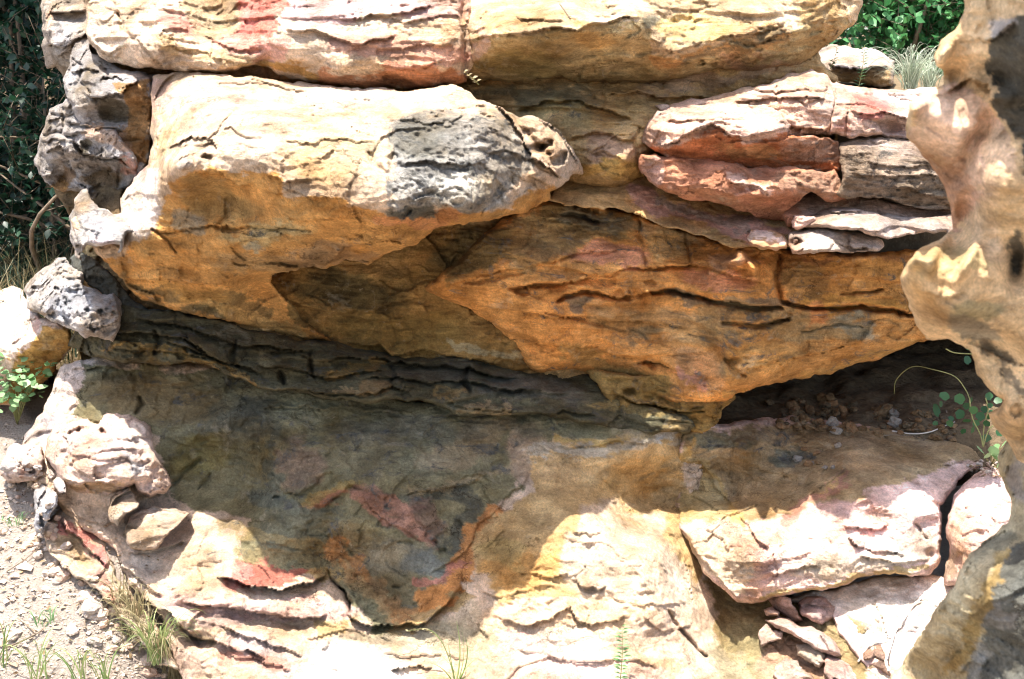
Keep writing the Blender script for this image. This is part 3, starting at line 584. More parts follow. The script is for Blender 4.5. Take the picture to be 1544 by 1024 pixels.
# ------------------------------------------------------------------ the orange belly
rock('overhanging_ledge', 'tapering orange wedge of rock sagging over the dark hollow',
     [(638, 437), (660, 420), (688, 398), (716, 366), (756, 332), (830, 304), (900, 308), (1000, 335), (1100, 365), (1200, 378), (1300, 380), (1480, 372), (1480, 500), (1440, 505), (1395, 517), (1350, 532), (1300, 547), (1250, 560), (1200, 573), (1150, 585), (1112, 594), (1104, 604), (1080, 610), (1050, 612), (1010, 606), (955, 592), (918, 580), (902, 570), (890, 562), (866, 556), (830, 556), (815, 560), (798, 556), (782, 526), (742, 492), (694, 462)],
     [(640, 437, 4.170), (662, 437, 4.090), (700, 400, 4.060), (760, 345, 4.050), (830, 315, 4.120), (700, 440, 4.070), (760, 390, 4.010), (800, 430, 4.040), (850, 370, 4.060), (900, 360, 4.140), (900, 425, 4.100), (960, 360, 4.140), (1000, 395, 4.140), (1000, 425, 4.140), (1060, 370, 4.160), (1100, 400, 4.000), (1100, 440, 4.000), (1160, 420, 4.000), (1160, 455, 4.020),
      (720, 470, 4.150), (760, 485, 4.130), (790, 520, 4.200), (830, 500, 4.110), (850, 545, 4.240), (900, 490, 4.140), (900, 545, 4.310), (960, 500, 4.180), (960, 560, 4.280), (1000, 560, 4.220), (1000, 605, 4.250), (1060, 540, 4.200), (1060, 590, 4.130), (1068, 612, 4.240), (1100, 500, 4.020), (1100, 560, 4.070), (1098, 594, 4.170),
      (1200, 400, 4.050), (1200, 440, 4.050), (1200, 480, 4.070), (1200, 530, 4.110), (1200, 565, 4.210), (1300, 400, 4.060), (1300, 440, 4.090), (1300, 480, 4.120), (1300, 520, 4.170), (1300, 542, 4.270), (1400, 400, 4.120), (1400, 450, 4.150), (1400, 500, 4.250), (1470, 450, 4.190), (1180, 385, 4.100)],
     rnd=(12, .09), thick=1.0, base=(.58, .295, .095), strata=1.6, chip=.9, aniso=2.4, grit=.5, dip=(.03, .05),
     ledges=[([(668, 432), (720, 418), (790, 402), (870, 384), (960, 372)], .03, 34, .5), ([(700, 458), (760, 468), (840, 478), (920, 482), (1000, 490), (1060, 500)], .03, 40, .5), ([(780, 515), (850, 520), (920, 530), (980, 545), (1040, 560)], .035, 44, .5), ([(1110, 560), (1200, 540), (1300, 515), (1390, 495)], .03, 40, .5), ([(760, 434), (810, 430), (860, 425), (900, 416), (950, 404), (985, 402), (1038, 399), (1062, 404), (1110, 420), (1172, 428)], .04, 40, .6), ([(838, 452), (850, 442), (880, 438), (905, 443), (925, 447), (945, 444), (960, 446)], .03, 16, 1.2), ([(950, 446), (985, 436), (1010, 434), (1050, 444), (1090, 456), (1140, 460), (1176, 462)], .06, 34, .8),
             ([(880, 470), (900, 478), (930, 482)], .008, 10), ([(1090, 484), (1140, 487), (1188, 482)], .025, 16, .8), ([(1180, 452), (1240, 462), (1300, 462), (1345, 464), (1375, 474)], .03, 20, 1.5), ([(1270, 442), (1300, 440), (1330, 436)], .012, 12),
             ([(960, 575), (1000, 590), (1050, 600), (1090, 600)], .018, 16), ([(800, 330), (840, 332), (880, 342), (920, 350)], .02, 14, .6), ([(850, 318), (880, 325), (900, 336), (940, 330)], .015, 10, .8), ([(1015, 425), (1050, 428), (1090, 430)], .01, 8),
             ([(930, 500), (1000, 505), (1060, 500)], .008, 14), ([(1060, 386), (1090, 400), (1150, 412)], .02, 14)],
     cracks=[([(984, 440), (1010, 437), (1050, 446), (1090, 459), (1140, 464), (1178, 466)], 5, .07), ([(840, 453), (852, 445), (880, 441), (905, 446), (925, 450)], 4, .05), ([(1184, 458), (1240, 464), (1300, 464), (1345, 467), (1378, 478)], 4, .08), ([(1090, 486), (1140, 490), (1190, 484)], 4, .06), ([(945, 404), (985, 404), (1040, 401)], 2.5, .03), ([(770, 436), (800, 433), (850, 428)], 3, .03), ([(846, 322), (880, 330), (905, 338)], 4, .05), ([(960, 548), (985, 546), (1010, 552)], 3, .03), ([(1095, 540), (1108, 560), (1125, 566)], 4, .03), ([(1210, 500), (1250, 492), (1300, 494)], 2, .015), ([(820, 470), (860, 480), (900, 488), (940, 500)], 2.5, .02), ([(700, 430), (740, 424), (790, 410)], 2.5, .02), ([(1270, 443), (1300, 441), (1332, 437)], 3, .04), ([(962, 332), (964, 368), (970, 384), (975, 402)], 2.5, .03), ([(1035, 350), (1036, 375), (1041, 398)], 2.5, .02), ([(1176, 388), (1170, 415), (1180, 452), (1190, 456)], 6, .05), ([(1040, 505), (1060, 510), (1085, 500)], 2, .01)],
     bumps=[(1118, 390, 9, 11, 0, .17), (1108, 398, 10, 5, 0, .13), (1134, 405, 6, 11, -25, .13), (872, 457, 22, 12, 0, -.03), (1110, 545, 16, 16, 0, -.03), (1140, 545, 14, 8, 0, -.02), (1080, 600, 34, 12, 0, .03)],
     pits=[(787, 441, 9, .03), (932, 444, 11, .03), (985, 546, 12, .025), (960, 505, 14, .02), (948, 592, 7, .03), (870, 310, 8, .03), (885, 318, 7, .03), (900, 322, 6, .03), (1108, 545, 9, .03), (980, 425, 6, .02)],
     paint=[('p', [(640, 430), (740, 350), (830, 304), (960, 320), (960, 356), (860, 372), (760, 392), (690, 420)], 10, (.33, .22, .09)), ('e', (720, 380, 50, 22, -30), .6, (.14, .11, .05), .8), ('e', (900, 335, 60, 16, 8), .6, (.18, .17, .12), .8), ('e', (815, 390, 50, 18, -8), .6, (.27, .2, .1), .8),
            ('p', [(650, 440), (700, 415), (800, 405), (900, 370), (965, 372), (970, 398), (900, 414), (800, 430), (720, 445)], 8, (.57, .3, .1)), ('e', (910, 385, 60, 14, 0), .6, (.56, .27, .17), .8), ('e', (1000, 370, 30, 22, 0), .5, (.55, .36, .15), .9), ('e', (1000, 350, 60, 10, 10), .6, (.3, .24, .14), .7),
            ('e', (1080, 420, 60, 14, 10), .5, (.56, .25, .13), .8), ('e', (1110, 392, 40, 16, 0), .5, (.33, .19, .11), .8), ('l', [(1000, 440), (1060, 455), (1130, 465), (1180, 470)], 9, (.2, .165, .11), .8), ('e', (872, 458, 18, 11, 0), .4, (.16, .14, .1), .8),  # dark line paints the shadow under the ledge
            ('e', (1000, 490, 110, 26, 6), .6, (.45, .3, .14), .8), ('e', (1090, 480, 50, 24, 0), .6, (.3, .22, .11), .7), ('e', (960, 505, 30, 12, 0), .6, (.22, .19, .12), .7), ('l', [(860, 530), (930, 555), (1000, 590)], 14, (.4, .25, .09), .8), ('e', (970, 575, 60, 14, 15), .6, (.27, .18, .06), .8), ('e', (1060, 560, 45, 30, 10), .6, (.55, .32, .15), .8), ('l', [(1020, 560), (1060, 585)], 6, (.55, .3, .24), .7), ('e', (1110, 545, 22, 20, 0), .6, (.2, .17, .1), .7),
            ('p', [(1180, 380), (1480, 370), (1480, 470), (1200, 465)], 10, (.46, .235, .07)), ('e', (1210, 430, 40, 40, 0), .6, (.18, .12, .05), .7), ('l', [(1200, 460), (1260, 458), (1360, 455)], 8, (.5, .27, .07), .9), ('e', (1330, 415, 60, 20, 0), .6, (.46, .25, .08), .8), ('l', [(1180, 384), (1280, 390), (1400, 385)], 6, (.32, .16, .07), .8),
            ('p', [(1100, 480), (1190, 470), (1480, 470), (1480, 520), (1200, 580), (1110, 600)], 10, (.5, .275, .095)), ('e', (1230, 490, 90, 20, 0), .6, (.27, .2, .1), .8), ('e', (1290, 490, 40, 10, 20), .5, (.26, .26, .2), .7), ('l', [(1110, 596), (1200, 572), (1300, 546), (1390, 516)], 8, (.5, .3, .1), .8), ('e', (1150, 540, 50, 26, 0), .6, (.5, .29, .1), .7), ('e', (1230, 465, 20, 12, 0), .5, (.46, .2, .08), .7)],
     lich=.3, lichpaint=[('e', (1080, 500, 90, 30, 0), .6, .45), ('e', (1260, 495, 90, 26, 0), .6, .28), ('e', (740, 365, 60, 24, -30), .6, .4), ('e', (880, 330, 80, 16, 5), .6, .4)])

rock('rock_shelf', 'crumbly ochre pedestal carrying the lowest point of the orange wedge',
     [(880, 556), (920, 560), (1000, 570), (1060, 580), (1112, 584), (1108, 604), (1090, 616), (1078, 640), (1060, 652), (1020, 648), (970, 634), (930, 616), (908, 596), (900, 578)],
     [(890, 562, 4.32), (920, 580, 4.25), (920, 600, 4.27), (1000, 590, 4.22), (1000, 625, 4.22), (1060, 600, 4.17), (1060, 630, 4.17), (1070, 646, 4.19), (1100, 595, 4.2), (1095, 612, 4.25), (1010, 645, 4.24)],
     rnd=(8, .06), thick=.5, base=(.46, .31, .11), strata=1.6, chip=1.6, rough=1.3, grit=.8, lich=.3,
     ledges=[([(920, 588), (960, 606), (1010, 618), (1050, 622), (1072, 618)], .04, 16, .9), ([(980, 628), (1010, 634), (1040, 640)], .02, 12)], pits=[(948, 592, 8, .04), (985, 612, 5, .03)],
     paint=[('e', (1000, 640, 40, 10, 10), .5, (.3, .24, .14), .8), ('e', (1090, 600, 20, 14, 0), .5, (.4, .24, .08), .8)])
# ------------------------------------------------------------------ dark flaky shelf under the overhang
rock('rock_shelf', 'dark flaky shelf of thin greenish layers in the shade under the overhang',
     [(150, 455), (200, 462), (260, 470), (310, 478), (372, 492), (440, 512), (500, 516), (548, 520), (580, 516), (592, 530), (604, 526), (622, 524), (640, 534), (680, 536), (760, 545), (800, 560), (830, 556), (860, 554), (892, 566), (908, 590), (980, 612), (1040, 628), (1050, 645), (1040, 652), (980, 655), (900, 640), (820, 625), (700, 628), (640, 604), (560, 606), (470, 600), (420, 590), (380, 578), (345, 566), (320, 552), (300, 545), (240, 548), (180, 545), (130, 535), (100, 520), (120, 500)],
     [(110, 515, 4.3), (160, 470, 4.2), (180, 520, 4.12), (220, 540, 4.16), (260, 490, 4.12), (300, 530, 4.08), (360, 520, 4.1), (350, 560, 4.12), (420, 540, 4.1), (430, 580, 4.12), (500, 530, 4.18), (520, 590, 4.12), (560, 545, 4.2), (560, 522, 4.36), (610, 535, 4.36), (620, 570, 4.2), (700, 550, 4.28), (700, 600, 4.18), (800, 580, 4.27), (860, 562, 4.42), (850, 600, 4.26), (900, 610, 4.26), (960, 625, 4.2), (1030, 635, 4.22), (820, 622, 4.2), (950, 648, 4.2), (640, 600, 4.14)],
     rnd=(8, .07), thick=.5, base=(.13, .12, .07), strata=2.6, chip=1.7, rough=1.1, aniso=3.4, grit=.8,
     ledges=[([(190, 478), (240, 486), (290, 494), (330, 512), (380, 520), (430, 524), (480, 530)], .05, 22, .9), ([(480, 546), (530, 538), (580, 540), (630, 550), (680, 552), (740, 566), (790, 572)], .05, 26, .8), ([(540, 572), (600, 570), (640, 578), (700, 574), (770, 588), (830, 590)], .04, 20, .8), ([(240, 512), (300, 530), (350, 548), (400, 562)], .05, 22, .8), ([(160, 500), (210, 502), (280, 510), (300, 520), (330, 540)], 0.051, 18, .8), ([(280, 500), (300, 525), (340, 545)][::1], 0.051, 20, .8), ([(200, 524), (260, 530), (300, 536), (320, 540)], 0.034, 14, .8), ([(380, 548), (440, 555), (490, 570), (540, 562), (590, 556)], 0.043, 16, .8), ([(330, 558), (380, 578), (420, 590), (470, 592), (520, 594), (560, 592), (590, 586), (620, 592), (632, 604)], 0.060, 18, .8),
             ([(400, 530), (440, 528), (480, 540)], 0.025, 12, .8), ([(660, 618), (700, 616), (740, 618), (790, 622), (850, 622), (890, 624), (908, 630)], 0.034, 12, .8)],
     cracks=[([(232, 500), (238, 515), (230, 530)], 4, .05), ([(352, 512), (345, 535), (356, 552)], 4, .05), ([(470, 530), (464, 548), (474, 570)], 4, .04), ([(590, 548), (596, 566), (588, 580)], 4, .04), ([(706, 556), (700, 575), (708, 592)], 4, .04), ([(300, 520), (310, 532)], 4, .05), ([(420, 560), (428, 578)], 4, .05)],
     bumps=[(280, 515, 20, 8, 10, .03), (410, 545, 26, 9, 12, .04), (540, 555, 24, 8, -5, -.04), (640, 560, 30, 10, 0, .03), (760, 590, 26, 8, 0, -.03), (210, 520, 16, 8, 0, .03)],
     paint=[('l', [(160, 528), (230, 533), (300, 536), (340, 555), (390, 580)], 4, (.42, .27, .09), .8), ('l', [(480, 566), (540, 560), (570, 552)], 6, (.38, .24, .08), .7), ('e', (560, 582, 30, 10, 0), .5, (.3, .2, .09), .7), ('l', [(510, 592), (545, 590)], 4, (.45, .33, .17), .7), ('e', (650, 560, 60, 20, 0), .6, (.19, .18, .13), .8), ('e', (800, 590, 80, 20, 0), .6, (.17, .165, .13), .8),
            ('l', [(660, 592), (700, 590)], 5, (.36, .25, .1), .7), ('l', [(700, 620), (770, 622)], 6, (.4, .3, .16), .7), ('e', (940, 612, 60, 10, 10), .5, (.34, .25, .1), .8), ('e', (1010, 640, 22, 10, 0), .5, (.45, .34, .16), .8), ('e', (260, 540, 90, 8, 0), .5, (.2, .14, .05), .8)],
     lich=.34)

# ------------------------------------------------------------------ the bedrock slope
rock('bedrock_slope', 'broad sloping bedrock with dark varnish painted to the shadow edge and an ochre scallop, half in sun',
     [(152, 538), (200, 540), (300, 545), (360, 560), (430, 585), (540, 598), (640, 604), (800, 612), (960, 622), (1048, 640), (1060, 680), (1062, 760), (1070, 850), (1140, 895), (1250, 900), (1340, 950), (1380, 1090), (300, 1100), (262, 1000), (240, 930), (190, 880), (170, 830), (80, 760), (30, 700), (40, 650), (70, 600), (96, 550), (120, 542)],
     [(110, 550, 4.3), (60, 640, 4.2), (60, 700, 4.1), (120, 620, 4.15), (180, 560, 4.27), (250, 560, 4.27), (220, 650, 4.12), (350, 580, 4.25), (350, 640, 4.13), (450, 610, 4.2), (450, 680, 4.06), (600, 620, 4.2), (600, 690, 4.06), (750, 625, 4.22), (750, 680, 4.14), (900, 635, 4.25), (980, 655, 4.2), (1030, 650, 4.3),
      (250, 745, 4.17), (180, 740, 3.98), (350, 740, 4.17), (310, 795, 4.0), (420, 800, 3.95), (550, 780, 3.95), (650, 760, 3.95), (620, 850, 3.88), (490, 850, 4.0), (400, 866, 3.90), (580, 910, 3.92), (680, 860, 3.88), (700, 800, 3.98),
      (220, 850, 3.9), (300, 900, 3.8), (280, 960, 3.74), (400, 930, 3.76), (500, 950, 3.77), (600, 970, 3.77), (400, 1020, 3.62), (550, 1020, 3.64), (300, 1060, 3.6), (700, 960, 3.78), (700, 1030, 3.66),
      (850, 690, 4.16), (950, 690, 4.18), (800, 760, 4.02), (925, 738, 4.20), (895, 775, 3.99), (985, 760, 4.30), (1035, 740, 4.33), (800, 850, 3.83), (900, 850, 3.83), (985, 830, 3.9), (1025, 800, 4.19), (800, 930, 3.75), (900, 930, 3.74), (1000, 920, 3.78), (850, 1030, 3.6), (1000, 1030, 3.62), (1055, 880, 4.07), (1100, 950, 3.95), (1150, 930, 4.0), (1250, 930, 3.96), (1200, 1000, 3.82), (1300, 1020, 3.74), (1100, 1030, 3.72), (1050, 840, 4.16)],
     rnd=(14, .08), thick=.9, base=(.6, .48, .37), strata=.3, chip=.85, grit=.7, dip=(.02, .1), warp=1.2,
     ledges=[([(100, 556), (150, 552), (200, 556)], .02, 12), ([(380, 618), (440, 616), (500, 616), (560, 618), (600, 622), (630, 620)], .02, 12, .8), ([(640, 626), (700, 620), (780, 624), (850, 624), (890, 622), (912, 632)], .018, 12, .8), ([(830, 676), (870, 674), (920, 668), (980, 672)], .02, 14),
             ([(300, 545), (340, 600), (350, 640)], .0, 10), ([(690, 640), (740, 640), (800, 638), (860, 632)], .008, 12),
             ([(322, 868), (350, 872), (380, 884), (425, 888), (470, 876), (496, 862)], .055, 40, .8), ([(494, 866), (520, 888), (532, 912), (534, 935), (560, 945), (600, 946), (640, 934), (672, 912), (690, 890), (694, 862)], .045, 46, .7), ([(394, 822), (410, 820), (440, 826), (480, 824)], .012, 16),
             ([(548, 752), (560, 770), (590, 792), (620, 802), (640, 820)], .014, 14), ([(424, 742), (450, 746), (475, 735), (482, 722)], .02, 20), ([(470, 755), (490, 760), (515, 750), (530, 735), (548, 730)], .018, 16), ([(600, 752), (640, 745), (680, 735), (720, 725), (740, 715)], .016, 20),
             ([(640, 866), (690, 840), (710, 815), (720, 790), (756, 758), (790, 730), (806, 700)], .014, 20),
             ([(262, 905), (300, 912), (340, 916), (400, 928), (440, 930), (500, 925)], .035, 40, .8), ([(250, 935), (290, 955), (330, 972), (380, 985), (400, 1000)], .035, 34, .8), ([(330, 945), (370, 960), (420, 975), (460, 985)], .02, 20, .5), ([(345, 985), (390, 1000), (440, 1010)], .02, 20, .5), ([(210, 905), (250, 925), (275, 950)], .04, 20), ([(460, 965), (520, 950), (560, 958), (600, 972)], .012, 12), ([(570, 985), (600, 992), (640, 985), (700, 990)], .012, 14), ([(590, 1012), (630, 1004), (660, 1002)], .03, 14),
             ([(170, 770), (210, 750), (250, 742)], .04, 24), ([(190, 835), (240, 832), (280, 812)], .03, 20), ([(160, 845), (200, 870), (240, 900)], .02, 14),
             ([(866, 868), (874, 880), (900, 886), (916, 884)], .025, 26, .6), ([(735, 925), (770, 940), (800, 945), (835, 930), (860, 915), (875, 938), (905, 938), (935, 936), (958, 925)], .02, 22, .5), ([(920, 900), (950, 912), (1000, 912), (1040, 905)], .012, 16), ([(960, 925), (1000, 950), (1040, 945), (1050, 930)], .012, 14), ([(780, 980), (820, 985), (870, 1000), (920, 1005)], .012, 16), ([(850, 990), (900, 1000), (960, 995), (1000, 1010)], .012, 16), ([(720, 895), (760, 900), (830, 880)], .012, 14),
             ([(855, 802), (885, 808), (908, 804)], .012, 12), ([(780, 868), (830, 868), (860, 858)], .012, 14), ([(720, 930), (722, 945), (740, 960)], .02, 12)],
     cracks=[([(385, 618), (398, 628), (370, 640), (345, 655)], 2.5, .012), ([(206, 600), (213, 610), (205, 625)], 4, .03), ([(240, 745), (262, 728), (285, 705), (300, 690)], 4, .03), ([(495, 860), (496, 870), (510, 878), (534, 912), (536, 935)], 2.5, .02), ([(1008, 920), (1020, 945), (1040, 970), (1062, 990)], 4, .04), ([(845, 695), (842, 720), (838, 735)], 3, .008), ([(115, 610), (105, 628)], 3, .02), ([(300, 740), (318, 715)], 3, .02)],
     bumps=[(450, 700, 44, 44, 0, .02), (610, 800, 60, 60, 0, .015), (590, 900, 60, 40, 0, .012), (930, 820, 70, 60, 0, .02), (890, 878, 26, 14, 10, .015), (640, 700, 60, 30, 0, .01), (220, 700, 20, 10, 0, -.02), (400, 935, 60, 12, 8, -.05), (300, 962, 30, 14, 20, -.05), (1095, 960, 36, 60, -30, -.06), (1130, 900, 60, 24, 30, -.05), (380, 640, 60, 20, -20, .012)],
     pits=[(418, 748, 5, .02), (665, 830, 6, .02), (655, 818, 4, .02), (690, 790, 6, .015), (210, 702, 6, .03), (110, 652, 10, .03), (160, 650, 6, .03), (600, 882, 5, .015), (808, 812, 3, .01)],
     paint=[('p', [(110, 545), (380, 560), (640, 600), (1050, 630), (1040, 650), (830, 660), (800, 700), (760, 745), (715, 790), (700, 850), (690, 900), (640, 940), (560, 950), (530, 910), (494, 866), (440, 884), (376, 874), (366, 820), (372, 790), (306, 776), (240, 725), (226, 655), (115, 640), (95, 596)], 10, (.21, .195, .115)),  # dark varnish, left edge painted along the overhang's shadow line
            ('e', (240, 600, 110, 34, 8), .6, (.19, .145, .075), .8), ('e', (360, 640, 70, 30, -20), .6, (.1, .1, .075), .8), ('e', (420, 690, 50, 40, 0), .6, (.2, .165, .085), .7), ('e', (300, 690, 50, 26, -30), .6, (.19, .16, .06), .8), ('e', (540, 680, 60, 40, 0), .6, (.2, .17, .095), .7), ('e', (450, 700, 34, 32, 0), .6, (.23, .155, .11), .7), ('e', (600, 650, 90, 20, 0), .6, (.18, .175, .13), .7),
            ('l', [(420, 650), (400, 700), (430, 745)], 9, (.09, .1, .08), .6), ('l', [(395, 740), (440, 760), (500, 770)], 16, (.11, .125, .105), .7), ('e', (690, 680, 60, 20, -15), .6, (.32, .25, .15), .7), ('e', (750, 650, 60, 14, 0), .6, (.25, .21, .14), .8), ('e', (790, 690, 30, 30, -30), .6, (.36, .27, .19), .8), ('e', (650, 745, 60, 14, -10), .6, (.1, .105, .08), .8), ('l', [(620, 740), (700, 728), (760, 710)], 7, (.36, .29, .17), .6),
            ('e', (500, 748, 36, 12, -15), .5, (.36, .17, .1), .9), ('l', [(470, 750), (545, 725)], 7, (.34, .25, .09), .7), ('l', [(560, 750), (590, 772), (640, 790), (660, 815)], 14, (.4, .21, .15), .85), ('e', (560, 740, 20, 16, 0), .5, (.36, .21, .17), .7), ('e', (650, 775, 40, 18, 40), .5, (.2, .14, .11), .8), ('l', [(690, 740), (716, 750), (700, 790), (690, 820)], 11, (.1, .1, .075), .85),
            ('e', (450, 800, 70, 40, 0), .6, (.17, .175, .125), .8), ('e', (530, 830, 40, 40, 40), .6, (.28, .23, .13), .7), ('e', (600, 840, 50, 30, 0), .6, (.23, .215, .16), .8), ('e', (640, 845, 40, 18, 10), .6, (.13, .14, .125), .8), ('l', [(330, 800), (420, 818), (490, 822)], 8, (.34, .27, .13), .7), ('l', [(370, 838), (430, 846), (490, 830)], 8, (.3, .24, .12), .6),
            ('p', [(376, 840), (420, 850), (470, 862), (494, 858), (460, 880), (400, 885), (370, 875)], 6, (.36, .13, .09)), ('l', [(470, 872), (495, 860)], 8, (.4, .29, .12), .8), ('l', [(500, 830), (540, 860), (570, 890), (590, 925), (640, 925)], 15, (.45, .24, .1), .9), ('l', [(515, 850), (560, 900), (580, 930)], 9, (.45, .33, .17), .7), ('e', (600, 885, 46, 32, 0), .9, (.16, .135, .08), .7), ('l', [(640, 910), (680, 880), (700, 850), (715, 815), (745, 770)], 15, (.5, .235, .08), .95), ('l', [(640, 880), (670, 862), (700, 850)], 7, (.4, .17, .13), .8), ('l', [(600, 940), (650, 930), (690, 900)], 9, (.42, .3, .14), .8),
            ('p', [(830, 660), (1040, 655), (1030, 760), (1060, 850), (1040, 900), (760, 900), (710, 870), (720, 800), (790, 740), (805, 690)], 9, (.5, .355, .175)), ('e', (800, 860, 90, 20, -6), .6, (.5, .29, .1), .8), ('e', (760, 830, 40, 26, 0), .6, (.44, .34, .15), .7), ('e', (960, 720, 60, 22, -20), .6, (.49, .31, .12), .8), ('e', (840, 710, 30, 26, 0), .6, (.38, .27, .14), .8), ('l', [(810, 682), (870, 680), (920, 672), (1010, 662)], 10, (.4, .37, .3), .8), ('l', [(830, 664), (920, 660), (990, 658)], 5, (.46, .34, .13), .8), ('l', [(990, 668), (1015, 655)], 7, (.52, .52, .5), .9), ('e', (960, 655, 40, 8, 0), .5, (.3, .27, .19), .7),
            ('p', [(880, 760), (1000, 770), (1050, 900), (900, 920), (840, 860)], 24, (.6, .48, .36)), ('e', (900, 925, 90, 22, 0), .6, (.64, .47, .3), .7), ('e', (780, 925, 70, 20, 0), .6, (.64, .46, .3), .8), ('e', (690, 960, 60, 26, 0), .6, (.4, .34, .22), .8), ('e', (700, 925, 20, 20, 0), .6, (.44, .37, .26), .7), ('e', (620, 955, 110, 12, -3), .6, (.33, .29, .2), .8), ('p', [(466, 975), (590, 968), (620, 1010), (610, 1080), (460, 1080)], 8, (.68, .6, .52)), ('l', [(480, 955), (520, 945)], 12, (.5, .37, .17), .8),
            ('l', [(770, 960), (830, 990), (900, 1010), (1000, 1020)], 18, (.62, .45, .39), .8), ('e', (840, 1020, 60, 14, 10), .6, (.62, .36, .32), .7), ('e', (780, 955, 16, 14, 0), .5, (.62, .28, .28), .7), ('e', (1000, 960, 60, 24, 0), .6, (.6, .45, .34), .8), ('e', (1000, 1000, 40, 14, 0), .6, (.5, .34, .2), .7),
            ('p', [(1060, 850), (1250, 895), (1330, 960), (1300, 1080), (1180, 1060), (1080, 960)], 12, (.3, .225, .11)), ('e', (1120, 1000, 50, 50, 0), .6, (.22, .19, .1), .8), ('e', (1120, 890, 50, 20, 20), .5, (.45, .31, .14), .8), ('e', (1210, 1000, 60, 50, 0), .6, (.42, .27, .2), .7),
            ('l', [(250, 905), (340, 915), (450, 925), (520, 915)], 14, (.55, .38, .35), .8), ('e', (330, 930, 40, 12, 0), .5, (.36, .27, .25), .8), ('l', [(345, 880), (375, 868), (372, 845)], 9, (.56, .24, .2), .8), ('e', (390, 985, 70, 24, 15), .5, (.46, .37, .36), .8), ('l', [(330, 990), (400, 1000), (460, 1000)], 6, (.5, .26, .2), .8), ('e', (300, 970, 30, 12, 0), .5, (.28, .23, .15), .8), ('e', (260, 1000, 60, 30, 0), .6, (.55, .42, .36), .7),  # dark ellipse among the broken shards paints their deep shadow
            ('p', [(60, 600), (110, 545), (150, 540), (120, 590), (100, 640), (40, 690)], 7, (.62, .5, .42)), ('e', (60, 645, 30, 16, -30), .5, (.42, .38, .38), .8), ('e', (190, 750, 60, 40, 0), .6, (.6, .48, .37), .8)],
     lich=.08, lichpaint=[('p', [(110, 545), (640, 600), (1050, 630), (830, 665), (760, 745), (700, 850), (600, 930), (500, 880), (330, 870), (250, 740), (110, 640)], 10, .33), ('p', [(720, 800), (800, 700), (1020, 670), (1060, 1000), (700, 1050), (720, 880)], 10, .0)])
